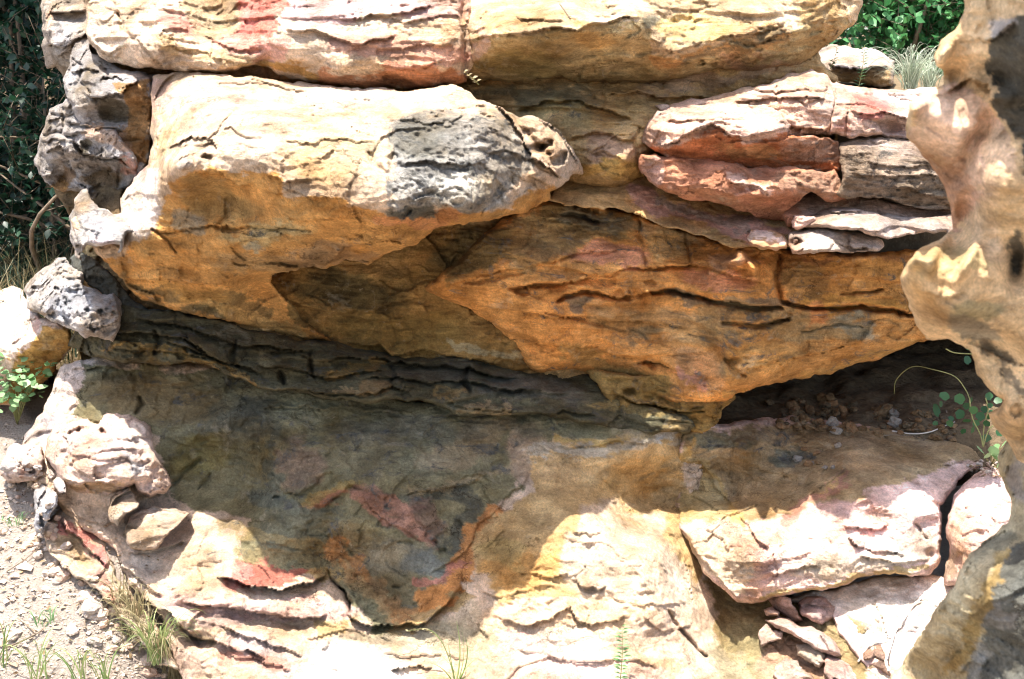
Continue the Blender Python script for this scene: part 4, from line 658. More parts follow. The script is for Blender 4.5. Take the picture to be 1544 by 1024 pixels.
rock('sandstone_slab', 'rose tinted sloping slab with its top tinted darker for shade, right of the ochre scallop',
     [(1028, 648), (1060, 640), (1120, 630), (1200, 630), (1300, 640), (1400, 650), (1470, 680), (1486, 700), (1462, 712), (1440, 736), (1418, 762), (1421, 800), (1416, 850), (1400, 868), (1350, 866), (1310, 872), (1270, 884), (1225, 890), (1180, 898), (1140, 908), (1115, 905), (1085, 885), (1060, 860), (1040, 822), (1024, 800), (1018, 760), (1026, 720), (1020, 690)],
     [(1030, 655, 4.26), (1100, 640, 4.38), (1200, 635, 4.5), (1400, 655, 4.55), (1120, 670, 4.28), (1250, 670, 4.36), (1380, 690, 4.35), (1460, 695, 4.34), (1040, 735, 4.35), (1100, 750, 4.31), (1200, 735, 4.22), (1320, 745, 4.04), (1250, 758, 4.02), (1400, 735, 4.13), (1030, 790, 4.21), (1085, 785, 4.10), (1120, 800, 3.98), (1200, 790, 4.0), (1320, 790, 4.02), (1410, 800, 4.06), (1070, 850, 3.95), (1150, 850, 3.86), (1250, 845, 3.86), (1350, 840, 3.92), (1410, 850, 4.0), (1120, 895, 3.9), (1200, 880, 3.87), (1300, 868, 3.93)],
     rnd=(9, .09), thick=.6, base=(.68, .5, .44), strata=.8, chip=.9, grit=.65, dip=(-.12, .1),
     ledges=[([(1020, 800), (1050, 830), (1090, 880), (1120, 905)], .03, 22), ([(1110, 780), (1125, 790), (1140, 815), (1160, 826)], .02, 20), ([(1270, 792), (1300, 798), (1330, 800), (1340, 794)], .02, 16), ([(1060, 800), (1080, 810), (1100, 830)], .018, 14), ([(1280, 810), (1292, 825), (1320, 835), (1360, 836)], .025, 18), ([(1160, 866), (1200, 860), (1240, 855)], .02, 16), ([(1290, 834), (1310, 845), (1360, 848), (1410, 838)], .02, 14), ([(1046, 690), (1060, 700), (1080, 730), (1110, 770)], .014, 14), ([(1040, 745), (1070, 760), (1090, 780)], .014, 14), ([(1130, 850), (1180, 845), (1230, 835)], .012, 12)],
     cracks=[([(1382, 788), (1392, 802), (1398, 815)], 3, .03), ([(1166, 838), (1172, 868)], 2, .012), ([(1365, 722), (1385, 735), (1412, 750)], 2, .012)],
     bumps=[(1390, 790, 12, 12, 0, -.03), (1400, 836, 8, 6, 0, -.04), (1370, 770, 30, 10, -30, -.01)],
     paint=[('p', [(1020, 640), (1490, 640), (1490, 690), (1440, 700), (1360, 730), (1280, 752), (1200, 775), (1120, 780), (1070, 790), (1020, 800)], 10, (.37, .275, .155)), ('p', [(1020, 680), (1070, 690), (1130, 790), (1060, 800), (1020, 790)], 7, (.5, .39, .2)), ('e', (1080, 660, 60, 16, 0), .5, (.2, .185, .12), .9), ('e', (1190, 690, 30, 12, 0), .5, (.18, .18, .13), .9), ('e', (1240, 660, 160, 14, 3), .5, (.27, .2, .12), .9), ('l', [(1190, 790), (1210, 765), (1270, 715)], 10, (.42, .22, .17), .8), ('l', [(1230, 742), (1265, 716)], 4, (.48, .34, .15), .8), ('e', (1310, 700, 60, 18, 0), .5, (.42, .3, .17), .7), ('l', [(1060, 700), (1100, 750), (1130, 785)], 6, (.48, .33, .13), .8), ('l', [(1040, 660), (1030, 690), (1050, 700)], 6, (.5, .32, .11), .7),  # darker upper part paints the overhang's shade into the slab
            ('p', [(1030, 790), (1100, 790), (1140, 850), (1150, 900), (1080, 890)], 10, (.66, .53, .4)), ('l', [(1110, 800), (1150, 850), (1140, 890)], 16, (.58, .34, .27), .7), ('e', (1300, 850, 110, 14, -6), .5, (.6, .5, .38), .9), ('e', (1380, 820, 40, 26, 0), .5, (.58, .48, .4), .9), ('l', [(1150, 905), (1220, 888), (1320, 868), (1400, 862)], 6, (.5, .37, .17), .9), ('e', (1270, 770, 60, 18, -15), .6, (.64, .42, .38), .8), ('l', [(1290, 800), (1340, 792)], 4, (.6, .28, .24), .8)],
     lich=.06, lichpaint=[('e', (1120, 660, 90, 24, 0), .5, .45), ('e', (1200, 690, 26, 14, 0), .5, .5)])
rock('sandstone_slab', 'smooth white slab lying in full sun below the rose tinted slab',
     [(1180, 905), (1220, 892), (1280, 882), (1340, 868), (1400, 866), (1424, 872), (1440, 884), (1440, 930), (1400, 960), (1370, 1000), (1350, 1080), (1330, 1040), (1300, 1000), (1270, 960), (1250, 925), (1215, 915)],
     [(1200, 902, 4.02), (1300, 885, 4.03), (1400, 870, 4.05), (1430, 890, 4.0), (1250, 910, 3.97), (1320, 910, 3.96), (1400, 910, 3.94), (1320, 950, 3.88), (1380, 940, 3.88), (1340, 1000, 3.77), (1345, 1060, 3.66)],
     rnd=(8, .06), thick=.3, base=(.58, .5, .43), strata=.4, chip=.4, grit=.45,
     ledges=[([(1320, 900), (1335, 950), (1345, 990)], .012, 20), ([(1250, 930), (1275, 970), (1300, 1005)], .0, 10)],
     paint=[('l', [(1255, 935), (1290, 980), (1320, 1020)], 20, (.6, .44, .4), .8), ('e', (1345, 1030, 30, 40, 0), .5, (.5, .3, .25), .8), ('e', (1340, 950, 20, 8, 0), .5, (.5, .4, .33), .7), ('e', (1390, 960, 16, 40, 30), .5, (.64, .46, .42), .7)])
rock('sandstone_slab', 'split pink slab leaning right of the dark vertical crack',
     [(1426, 778), (1438, 752), (1460, 724), (1486, 706), (1512, 712), (1560, 724), (1580, 790), (1520, 830), (1470, 860), (1446, 884), (1424, 880), (1424, 850), (1430, 815)],
     [(1434, 780, 4.02), (1460, 735, 4.12), (1490, 712, 4.22), (1560, 740, 4.1), (1500, 760, 4.0), (1450, 790, 3.93), (1530, 800, 3.92), (1440, 820, 3.93), (1440, 860, 3.92), (1480, 840, 3.86), (1428, 840, 4.05)],
     rnd=(9, .12), thick=.4, base=(.66, .47, .42), strata=.5, chip=.8, grit=.55, pits=[(1458, 766, 4, .015)],
     ledges=[([(1490, 775), (1510, 785), (1530, 786)], .01, 12), ([(1436, 822), (1448, 838), (1446, 868)], .02, 10)],
     paint=[('e', (1436, 850, 14, 24, 0), .5, (.42, .31, .22), .9)])
# ------------------------------------------------------------------ rubble at the lower right
for lab, poly, dep, bs in [
    ('rounded pink lump under the lip of the rose slab, topmost of the lower right rubble', [(1158, 904), (1172, 896), (1192, 898), (1194, 908), (1205, 918), (1208, 935), (1190, 938), (1176, 926), (1164, 922)], [(1165, 905, 3.97), (1180, 912, 3.9), (1200, 925, 3.9), (1190, 935, 3.93)], (.58, .4, .35)),
    ('pair sized pink knuckle of stone just below the topmost lump', [(1150, 918), (1162, 914), (1174, 924), (1172, 932), (1156, 928)], [(1160, 918, 3.93), (1165, 928, 3.9), (1155, 924, 3.92)], (.6, .45, .4)),
    ('broad rose cobble beside the smooth white slab', [(1206, 908), (1218, 900), (1246, 902), (1262, 914), (1258, 930), (1244, 944), (1222, 938), (1208, 926)], [(1215, 906, 3.96), (1240, 905, 3.96), (1230, 928, 3.86), (1255, 925, 3.9), (1240, 940, 3.9)], (.6, .42, .38)),
    ('long diagonal pink slab crossing the lower right rubble', [(1152, 934), (1172, 930), (1196, 938), (1222, 946), (1246, 954), (1264, 974), (1270, 992), (1250, 990), (1222, 976), (1196, 962), (1166, 948)], [(1160, 938, 3.88), (1200, 945, 3.86), (1250, 962, 3.84), (1210, 962, 3.8), (1262, 985, 3.8)], (.58, .43, .37)),
    ('small pale pink chunk at the left edge of the lower right rubble', [(1146, 950), (1156, 940), (1166, 952), (1182, 954), (1180, 966), (1160, 966), (1148, 974)], [(1152, 948, 3.86), (1175, 958, 3.83), (1155, 966, 3.83)], (.6, .46, .4)),
    ('grey buff flake in the middle of the lower right rubble', [(1200, 972), (1222, 968), (1240, 978), (1246, 996), (1238, 1008), (1220, 996), (1202, 988)], [(1205, 976, 3.83), (1230, 976, 3.82), (1235, 1000, 3.77), (1210, 986, 3.79)], (.5, .4, .3)),
    ('hooked pink stone at the bottom of the lower right rubble', [(1172, 1004), (1186, 992), (1204, 996), (1214, 1012), (1230, 1024), (1232, 1046), (1190, 1040), (1166, 1020)], [(1180, 1000, 3.78), (1200, 1005, 3.76), (1190, 1020, 3.73), (1220, 1030, 3.72)], (.6, .45, .38)),
    ('rounded pink cobble in the fold below the smooth white slab', [(1240, 988), (1262, 984), (1284, 998), (1298, 1018), (1300, 1046), (1260, 1046), (1244, 1014)], [(1250, 992, 3.8), (1275, 998, 3.8), (1270, 1020, 3.7), (1295, 1030, 3.73)], (.6, .42, .37)),
    ('maroon chunk half under the white stick at the lower right', [(1296, 984), (1312, 972), (1330, 976), (1340, 1000), (1344, 1030), (1320, 1010), (1300, 1000)], [(1305, 985, 3.8), (1325, 980, 3.79), (1330, 1005, 3.72), (1340, 1020, 3.72)], (.42, .29, .23)),
]:
    rock('stone', lab, poly, dep, rnd=(8, .05), thick=.14, base=bs, strata=.9, chip=2.0, rough=1.2, grit=.8, step=1.7, lich=.05)

# ------------------------------------------------------------------ lichen covered stack on the left
rock('boulder', 'tall weathered grey boulder standing behind the lichen stack at the upper left',
     [(70, -120), (62, 20), (64, 60), (72, 102), (82, 100), (100, 130), (140, 130), (150, 60), (140, -120)],
     [(66, 0, 4.75), (70, 90, 4.75), (100, -60, 4.75), (110, 0, 4.6), (100, 40, 4.5), (130, 42, 4.48), (100, 75, 4.55), (110, 110, 4.7), (75, 40, 4.62)],
     rnd=(9, .09), thick=.4, base=(.46, .41, .36), strata=1.4, chip=2.1, rough=1.25, grit=.8, lich=.35, ledges=[([(75, 22), (100, 20), (130, 16)], .06, 26, 1), ([(72, 66), (95, 70), (132, 45)], .07, 24, .8), ([(85, 84), (110, 70)], .04, 14)],
     bumps=[(105, 28, 22, 10, 0, -.06), (76, 36, 6, 14, 0, .04)], paint=[('e', (76, 36, 7, 16, 0), .4, (.6, .44, .33), .9), ('e', (105, 12, 30, 8, 0), .5, (.5, .43, .34), .8), ('e', (105, 50, 30, 14, -20), .5, (.38, .38, .39), .8)])
rock('boulder', 'uppermost grey lichen boulder of the left stack with an orange broken face',
     [(112, 62), (124, 54), (136, 56), (140, 80), (152, 88), (172, 98), (206, 104), (238, 110), (232, 126), (230, 150), (228, 190), (226, 230), (214, 262), (190, 252), (150, 210), (118, 180), (98, 146), (96, 120), (104, 84)],
     [(118, 66, 4.4), (108, 110, 4.28), (140, 90, 4.24), (170, 102, 4.22), (230, 114, 4.2), (130, 140, 4.14), (170, 125, 4.12), (190, 132, 4.1), (160, 148, 4.08), (185, 150, 4.12), (215, 130, 4.14), (220, 160, 4.15), (200, 180, 4.17), (220, 215, 4.14), (160, 175, 4.2), (150, 190, 4.16), (190, 230, 4.12), (185, 190, 4.15)],
     rnd=(10, .09), thick=.5, base=(.46, .44, .43), strata=.8, chip=1.8, rough=1.25, grit=.9, lich=.22,
     cracks=[([(110, 90), (125, 100), (120, 125), (135, 140)], 3, .04), ([(150, 100), (158, 118), (150, 130)], 3, .03), ([(105, 130), (130, 128), (150, 138)], 3, .03)],
     ledges=[([(104, 112), (130, 106), (150, 112)], .03, 14, .8), ([(150, 120), (172, 116), (188, 122)], .03, 12, .8), ([(130, 146), (160, 150), (185, 148), (190, 130), (215, 122)], .06, 30, .9), ([(190, 155), (210, 157), (226, 156)], .02, 12), ([(140, 195), (170, 192), (190, 196)], .03, 14)],
     bumps=[(170, 165, 30, 16, 20, -.05)],
     paint=[('p', [(186, 128), (230, 116), (230, 240), (200, 250), (180, 200), (190, 180), (196, 156), (184, 146)], 6, (.48, .29, .13)), ('e', (165, 165, 32, 16, 15), .5, (.13, .115, .08), .9), ('e', (170, 210, 40, 16, 20), .5, (.52, .34, .22), .9), ('e', (210, 108, 30, 8, 8), .5, (.58, .5, .44), .8), ('e', (200, 240, 16, 16, 0), .5, (.56, .26, .18), .8)],  # dark ellipse paints shade under the jutting crust
     lichpaint=[('p', [(186, 128), (230, 116), (230, 240), (200, 250), (180, 200)], 6, .03)])
rock('boulder', 'lower lichen boulder of the left stack with deep hollows tinted dark as shadow',
     [(68, 190), (72, 165), (96, 148), (112, 142), (130, 152), (150, 186), (176, 196), (190, 214), (206, 236), (212, 262), (190, 286), (180, 300), (140, 300), (120, 286), (96, 292), (76, 280), (58, 262), (54, 240), (58, 210)],
     [(72, 180, 4.4), (60, 240, 4.4), (100, 150, 4.3), (90, 200, 4.26), (120, 190, 4.2), (110, 220, 4.18), (150, 200, 4.16), (85, 225, 4.22), (100, 245, 4.27), (70, 260, 4.35), (130, 225, 4.18), (160, 220, 4.14), (190, 225, 4.12), (150, 250, 4.24), (180, 260, 4.22), (140, 285, 4.3), (200, 255, 4.14), (90, 280, 4.36)],
     rnd=(10, .09), thick=.5, base=(.46, .445, .44), strata=.8, chip=2.0, rough=1.25, grit=.9, lich=.22,
     cracks=[([(76, 172), (95, 176), (112, 170)], 3, .04), ([(66, 205), (88, 200), (104, 208), (118, 202)], 3, .04), ([(90, 160), (98, 185), (94, 200)], 3, .03), ([(120, 160), (128, 178), (145, 190)], 3, .03)],
     ledges=[([(70, 182), (90, 178), (118, 182)], .03, 14, .8), ([(62, 215), (80, 210), (100, 212)], .03, 12, .8), ([(70, 230), (90, 220), (100, 236), (110, 255)], .05, 20, .8), ([(112, 212), (126, 235), (150, 238), (170, 236), (186, 240)], .06, 24, .9), ([(100, 186), (120, 184), (140, 190)], .03, 14), ([(60, 270), (75, 262), (85, 270)], .04, 14)],
     bumps=[(92, 258, 16, 24, 10, -.07), (128, 222, 18, 12, 20, -.05), (150, 268, 30, 22, 0, -.06)],
     paint=[('e', (92, 266, 16, 22, 10), .4, (.24, .16, .09), .9), ('e', (130, 222, 15, 9, 20), .4, (.2, .18, .13), .9), ('e', (158, 270, 34, 20, 0), .4, (.24, .17, .09), .9), ('e', (165, 212, 40, 12, 20), .5, (.55, .38, .26), .8), ('e', (200, 248, 16, 14, 0), .5, (.57, .3, .22), .8), ('e', (80, 282, 16, 10, 0), .5, (.4, .24, .08), .8)])  # dark ellipses in the hollows paint their shade
rock('boulder', 'brown shaded boulder in the gap below the lichen stack',
     [(76, 276), (110, 280), (150, 280), (190, 285), (186, 330), (160, 345), (128, 330), (112, 330), (100, 318)],
     [(80, 280, 4.45), (150, 285, 4.3), (180, 300, 4.2), (110, 310, 4.4), (150, 320, 4.25), (170, 335, 4.15)], rnd=(9, .08), thick=.4, base=(.17, .125, .07), strata=.8, chip=1.4, rough=1.25, grit=.7, lich=.25)
rock('boulder', 'jagged grey white lichen rock jutting out at the left end of the overhang',
     [(126, 284), (134, 282), (140, 302), (150, 312), (172, 322), (188, 328), (196, 342), (212, 348), (190, 352), (186, 372), (176, 384), (180, 366), (160, 368), (150, 374), (128, 372), (118, 380), (124, 392), (116, 386), (108, 360), (102, 326), (112, 312), (114, 298)],
     [(128, 288, 4.12), (106, 330, 4.14), (120, 320, 4.0), (150, 318, 3.98), (185, 335, 3.9), (150, 345, 3.86), (130, 355, 3.92), (180, 350, 3.84), (150, 366, 3.86), (118, 382, 3.98), (205, 348, 3.86)],
     rnd=(7, .07), thick=.3, base=(.52, .49, .46), strata=1.2, chip=2.1, rough=1.25, grit=.9, lich=.22, ledges=[([(118, 330), (130, 345), (150, 352)], .02, 12), ([(108, 340), (118, 362), (122, 380)], .03, 10)],
     paint=[('e', (150, 340, 30, 12, 10), .5, (.44, .44, .46), .8), ('e', (120, 315, 14, 14, 0), .5, (.56, .44, .33), .7), ('e', (155, 362, 24, 8, 0), .5, (.56, .48, .5), .7)])
rock('boulder', 'pale pitted boulder riddled with small holes below the stack on the left',
     [(34, 440), (38, 428), (52, 416), (60, 410), (72, 402), (82, 388), (96, 384), (104, 396), (124, 402), (128, 412), (122, 428), (140, 436), (152, 446), (172, 440), (184, 456), (180, 476), (178, 500), (172, 512), (150, 506), (130, 508), (108, 500), (92, 492), (74, 484), (58, 474), (40, 466)],
     [(40, 440, 4.42), (60, 415, 4.4), (90, 392, 4.36), (120, 410, 4.3), (60, 450, 4.24), (90, 430, 4.2), (120, 450, 4.12), (150, 450, 4.12), (180, 455, 4.15), (100, 475, 4.1), (140, 485, 4.04), (175, 480, 4.04), (90, 488, 4.14), (160, 505, 4.07), (45, 464, 4.3)],
     rnd=(10, .09), thick=.4, base=(.56, .52, .48), strata=.5, chip=2.2, rough=1.25, grit=.95, lich=.16,
     pits=[(54, 435, 6, .04), (88, 440, 5, .03), (155, 470, 6, .04), (130, 468, 4, .03), (140, 492, 6, .04), (80, 478, 5, .03)], roughpaint=[([(34, 440), (60, 410), (96, 384), (124, 402), (152, 446), (184, 456), (178, 500), (150, 506), (74, 484)], 1.0, 0)],
     ledges=[([(135, 494), (155, 490), (178, 486)], .03, 14, .8)],
     paint=[('e', (100, 455, 30, 18, 0), .5, (.45, .45, .47), .9), ('e', (60, 470, 20, 6, 15), .5, (.58, .4, .22), .8), ('e', (155, 475, 18, 10, 0), .5, (.6, .46, .32), .7), ('e', (95, 412, 24, 14, 0), .5, (.62, .54, .46), .8)])
rock('boulder', 'dark blue grey boulder in the gap right of the pitted one',
     [(104, 388), (120, 378), (136, 384), (150, 396), (168, 410), (180, 428), (204, 452), (230, 470), (240, 510), (190, 525), (170, 500), (178, 470), (150, 440), (128, 430), (108, 402)],
     [(110, 390, 4.32), (140, 400, 4.28), (160, 420, 4.24), (180, 450, 4.2), (200, 480, 4.18), (220, 500, 4.16), (190, 515, 4.16), (230, 475, 4.2)], rnd=(9, .07), thick=.35, base=(.12, .125, .11), strata=.9, chip=1.4, rough=1.25, grit=.7, lich=.3)
rock('boulder', 'smooth tilted boulder with a pinkish white top behind the leafy plant on the left',
     [(-60, 470), (-20, 446), (20, 434), (36, 438), (46, 466), (62, 478), (90, 490), (108, 500), (112, 522), (92, 545), (70, 575), (48, 598), (20, 610), (-60, 610)],
     [(-40, 470, 4.85), (20, 440, 4.78), (-20, 510, 4.55), (20, 490, 4.52), (40, 500, 4.42), (10, 530, 4.42), (45, 515, 4.36), (80, 500, 4.35), (100, 510, 4.36), (60, 540, 4.44), (30, 580, 4.52), (-20, 590, 4.5), (85, 545, 4.46)],
     rnd=(9, .08), thick=.5, base=(.64, .52, .44), strata=.6, chip=1.1, rough=1.25, grit=.55, ledges=[([(36, 524), (42, 505), (60, 488), (70, 482)][::-1], .0, 10)],
     paint=[('p', [(10, 560), (40, 510), (60, 488), (120, 495), (110, 540), (40, 610), (0, 610)], 6, (.46, .29, .1)), ('e', (80, 540, 34, 20, -40), .5, (.36, .2, .06), .8), ('l', [(20, 500), (50, 478)], 6, (.62, .36, .28), .6)])
rock('boulder', 'big cream pink boulder with a shaded underside at the left foot of the outcrop',
     [(70, 660), (80, 640), (102, 626), (130, 630), (150, 640), (160, 622), (196, 628), (228, 642), (230, 660), (232, 680), (250, 706), (256, 730), (244, 744), (226, 752), (206, 740), (200, 730), (178, 740), (160, 752), (130, 748), (106, 738), (90, 722), (84, 704), (72, 690)],
     [(80, 650, 4.1), (110, 630, 4.1), (160, 628, 4.08), (220, 645, 4.08), (100, 680, 3.96), (150, 670, 3.95), (200, 680, 3.96), (240, 710, 3.99), (110, 710, 3.88), (150, 710, 3.86), (190, 715, 3.88), (110, 735, 3.93), (160, 745, 3.98), (230, 742, 3.98), (215, 735, 3.95)],
     rnd=(12, .1), thick=.35, base=(.63, .49, .42), strata=.8, chip=1.5, rough=1.25, grit=.7, pits=[(112, 652, 10, .035), (122, 648, 7, .03), (214, 700, 6, .035), (158, 650, 5, .03)],
     ledges=[([(95, 722), (120, 730), (150, 728), (190, 722), (204, 728)], .03, 18), ([(205, 738), (222, 745), (246, 736)], .02, 14)],
     paint=[('e', (150, 670, 50, 26, -20), .6, (.56, .42, .39), .8), ('e', (200, 700, 14, 14, 0), .4, (.42, .41, .42), .9), ('l', [(100, 730), (140, 742), (180, 732)], 8, (.5, .35, .2), .8), ('e', (205, 660, 22, 20, 0), .5, (.68, .56, .48), .8)], lich=.04)
rock('boulder', 'cracked pinkish boulder at the left edge of the foot of the outcrop',
     [(2, 690), (10, 672), (22, 664), (46, 668), (62, 676), (70, 694), (64, 712), (56, 726), (36, 730), (14, 728), (2, 712)],
     [(10, 680, 4.1), (40, 670, 4.12), (30, 695, 4.0), (60, 690, 4.02), (20, 712, 3.98), (50, 716, 4.0), (30, 727, 4.03)], rnd=(10, .08), thick=.25, base=(.6, .47, .4), strata=.8, chip=2.0, rough=1.25, grit=.75, lich=.06,
     pits=[(50, 712, 6, .04), (30, 700, 4, .02)], paint=[('e', (50, 712, 10, 8, 0), .5, (.5, .28, .2), .8)])
rock('stone', 'pointed blue grey shard standing beside the cream pink boulder', [(50, 764), (54, 742), (64, 726), (76, 734), (84, 744), (86, 760), (78, 776), (68, 800), (62, 812), (50, 792)],
     [(56, 750, 3.98), (66, 730, 4.02), (80, 750, 3.92), (62, 775, 3.9), (64, 805, 3.9)], rnd=(4, .04), thick=.14, base=(.36, .355, .36), strata=.4, chip=2.6, rough=.8, grit=.6, step=1.5)
rock('stone', 'small grey wedge between the shard and the cream pink boulder', [(80, 728), (92, 716), (102, 734), (100, 744), (86, 746)], [(84, 732, 3.94), (94, 722, 3.94), (96, 740, 3.87)], rnd=(4, .03), thick=.1, base=(.42, .38, .36), strata=.4, chip=2.6, rough=.8, grit=.6, step=1.6)
rock('stone', 'blocky cream stone under the right side of the cream pink boulder', [(164, 772), (168, 752), (182, 742), (198, 736), (206, 746), (214, 760), (208, 768), (190, 776), (182, 784), (172, 794), (166, 784)],
     [(170, 755, 3.92), (198, 742, 3.95), (185, 765, 3.86), (208, 762, 3.88), (172, 785, 3.86)], rnd=(4, .04), thick=.2, base=(.62, .5, .38), strata=.9, chip=2.6, rough=.8, grit=.85, step=1.5)
rock('stone', 'wedge shaped cream stone with a brown split face lower in the rubble on the left', [(184, 800), (192, 782), (214, 768), (240, 762), (266, 768), (284, 776), (270, 792), (250, 810), (238, 830), (214, 834), (194, 828)],
     [(190, 795, 3.9), (240, 768, 3.96), (275, 778, 3.95), (230, 800, 3.84), (200, 815, 3.82), (225, 828, 3.83)], rnd=(4, .04), thick=.22, base=(.62, .5, .4), strata=.9, chip=2.6, rough=.8, grit=.75, step=1.5,
     paint=[('e', (215, 818, 24, 12, 0), .5, (.42, .32, .22), .9), ('e', (246, 785, 16, 12, 0), .5, (.5, .46, .43), .7)])
rock('sandstone_slab', 'thin tilted slab with a raw red stripe running down the left edge of the slope',
     [(66, 800), (78, 776), (92, 764), (110, 764), (132, 768), (150, 790), (160, 830), (176, 870), (210, 905), (240, 950), (262, 985), (270, 1010), (240, 1000), (206, 960), (176, 920), (140, 890), (108, 866), (84, 838), (70, 820)],
     [(72, 805, 3.94), (90, 770, 3.99), (130, 772, 4.0), (100, 800, 3.89), (140, 805, 3.95), (110, 840, 3.86), (150, 860, 3.86), (100, 855, 3.84), (180, 900, 3.81), (150, 890, 3.8), (220, 950, 3.74), (255, 990, 3.69)],
     rnd=(7, .06), thick=.2, base=(.6, .49, .37), strata=1.0, chip=1.7, rough=1.25, grit=.75,
     bumps=[(112, 825, 14, 34, -35, -.05)], ledges=[([(88, 782), (100, 800), (122, 812), (150, 838), (158, 860)], .03, 14, .8)],
     paint=[('l', [(98, 786), (116, 802), (140, 822), (156, 850)], 9, (.52, .22, .2), .9), ('e', (112, 828, 14, 30, -35), .5, (.4, .3, .18), .9), ('e', (112, 778, 22, 14, 20), .5, (.42, .41, .42), .8), ('l', [(140, 862), (160, 885), (176, 905)], 8, (.58, .3, .25), .7)])
# ------------------------------------------------------------------ background boulder
rock('boulder', 'pale boulder with a shaded brown face on the ledge in front of the green bush',
     [(1222, 88), (1240, 74), (1262, 66), (1290, 72), (1314, 68), (1336, 82), (1350, 92), (1348, 112), (1344, 130), (1318, 132), (1290, 128), (1258, 124), (1240, 104)],
     [(1226, 88, 5.27), (1270, 68, 5.30), (1345, 94, 5.27), (1260, 96, 5.05), (1300, 98, 5.02), (1340, 100, 5.11), (1270, 112, 5.07), (1320, 114, 5.01), (1300, 127, 5.11)],
     rnd=(9, .1), thick=.4, base=(.62, .53, .46), strata=1.0, chip=1.5, grit=.8, lich=.08, ledges=[([(1242, 96), (1270, 102), (1300, 106), (1320, 98), (1346, 98)], .05, 18, .9)],
     paint=[('p', [(1240, 104), (1300, 108), (1320, 100), (1350, 100), (1345, 135), (1250, 130)], 5, (.48, .36, .22))])
# ------------------------------------------------------------------ foreground boulders on the right
rock('boulder', 'big blurred foreground boulder overhanging the right edge, ochre with dark stains',
     [(1450, -420), (1440, -250), (1446, -100), (1450, -40), (1454, 10), (1446, 36), (1418, 58), (1408, 84), (1412, 96), (1424, 104), (1422, 126), (1392, 140), (1372, 158), (1366, 186), (1366, 204), (1384, 228), (1410, 256), (1424, 280), (1434, 316), (1438, 346), (1416, 358), (1386, 376), (1366, 396), (1358, 418), (1368, 450), (1380, 488), (1396, 510), (1430, 512), (1462, 526), (1474, 566), (1492, 588), (1512, 600), (1506, 612), (1492, 626), (1498, 642), (1516, 664), (1534, 690), (1570, 740), (1820, 740), (1820, -420)],
     [(1450, -380, 1.86), (1500, -380, 1.8), (1800, -380, 1.74), (1500, -150, 1.92), (1800, -100, 1.84), (1470, 0, 2.02), (1440, 50, 2.05), (1415, 90, 2.08), (1500, 30, 1.98), (1460, 100, 2.03), (1544, 80, 1.92), (1500, 130, 2.06), (1420, 150, 2.06), (1380, 180, 2.07), (1440, 200, 2.05), (1380, 220, 2.13), (1520, 220, 2.02), (1420, 260, 2.15), (1480, 280, 2.05), (1460, 330, 2.16), (1530, 330, 2.05), (1440, 370, 2.14), (1380, 410, 2.1), (1420, 410, 2.06), (1480, 400, 2.08), (1540, 400, 2.1), (1370, 450, 2.16), (1400, 490, 2.22), (1450, 450, 2.1), (1470, 510, 2.2), (1520, 480, 2.12), (1490, 570, 2.26), (1540, 560, 2.2), (1510, 610, 2.25), (1540, 660, 2.28), (1700, 400, 2.0), (1700, 700, 2.2)],
     rnd=(16, .08), thick=.7, base=(.68, .5, .29), strata=.5, chip=.9, rough=.7, grit=.6, step=2.8, warp=.7,
     bumps=[(1388, 392, 16, 12, 20, .11), (1404, 396, 8, 16, 20, .08), (1460, 400, 8, 26, 25, .10), (1380, 165, 12, 10, -40, .08), (1420, 85, 10, 24, 20, .08), (1450, 330, 14, 60, 20, -.05), (1512, 150, 24, 20, -20, .06), (1505, 290, 40, 70, 15, .03), (1530, 400, 12, 30, 0, -.06), (1440, 120, 20, 20, 0, -.06), (1470, 220, 14, 60, 25, -.05), (1440, 470, 40, 24, 0, .05), (1490, 520, 40, 16, 30, -.04), (1530, 620, 24, 30, 0, .05)],
     ledges=[([(1424, 140), (1460, 118), (1490, 130), (1500, 160)], .03, 24), ([(1480, 62), (1500, 60), (1530, 30)], .03, 20), ([(1386, 440), (1430, 450), (1460, 440)], .02, 24)],
     paint=[('p', [(1370, 150), (1430, 130), (1500, 160), (1520, 240), (1500, 290), (1440, 300), (1390, 220)], 9, (.64, .46, .33)), ('p', [(1400, 230), (1450, 240), (1490, 300), (1450, 350), (1430, 340)], 9, (.55, .35, .24)), ('l', [(1490, 200), (1510, 260), (1480, 330), (1500, 380)], 16, (.6, .44, .28), .7),
            ('p', [(1474, 62), (1500, 40), (1560, 20), (1600, 300), (1544, 260), (1510, 170), (1490, 100)], 8, (.085, .08, .062)), ('e', (1510, 42, 26, 10, -15), .5, (.42, .38, .34), .8), ('e', (1532, 385, 14, 30, 0), .5, (.07, .068, .055), .9), ('e', (1465, 500, 40, 16, 20), .5, (.2, .19, .15), .8), ('l', [(1480, 525), (1510, 545), (1544, 590)], 9, (.13, .11, .08), .8), ('e', (1480, 470, 40, 20, 0), .6, (.36, .33, .2), .8), ('e', (1400, 480, 34, 34, 0), .6, (.5, .35, .19), .8), ('e', (1440, 390, 50, 16, 0), .6, (.42, .35, .19), .8), ('e', (1400, 400, 30, 24, 0), .6, (.58, .47, .28), .8), ('e', (1500, 650, 40, 60, 0), .6, (.47, .3, .15), .7)],
     lich=.0)
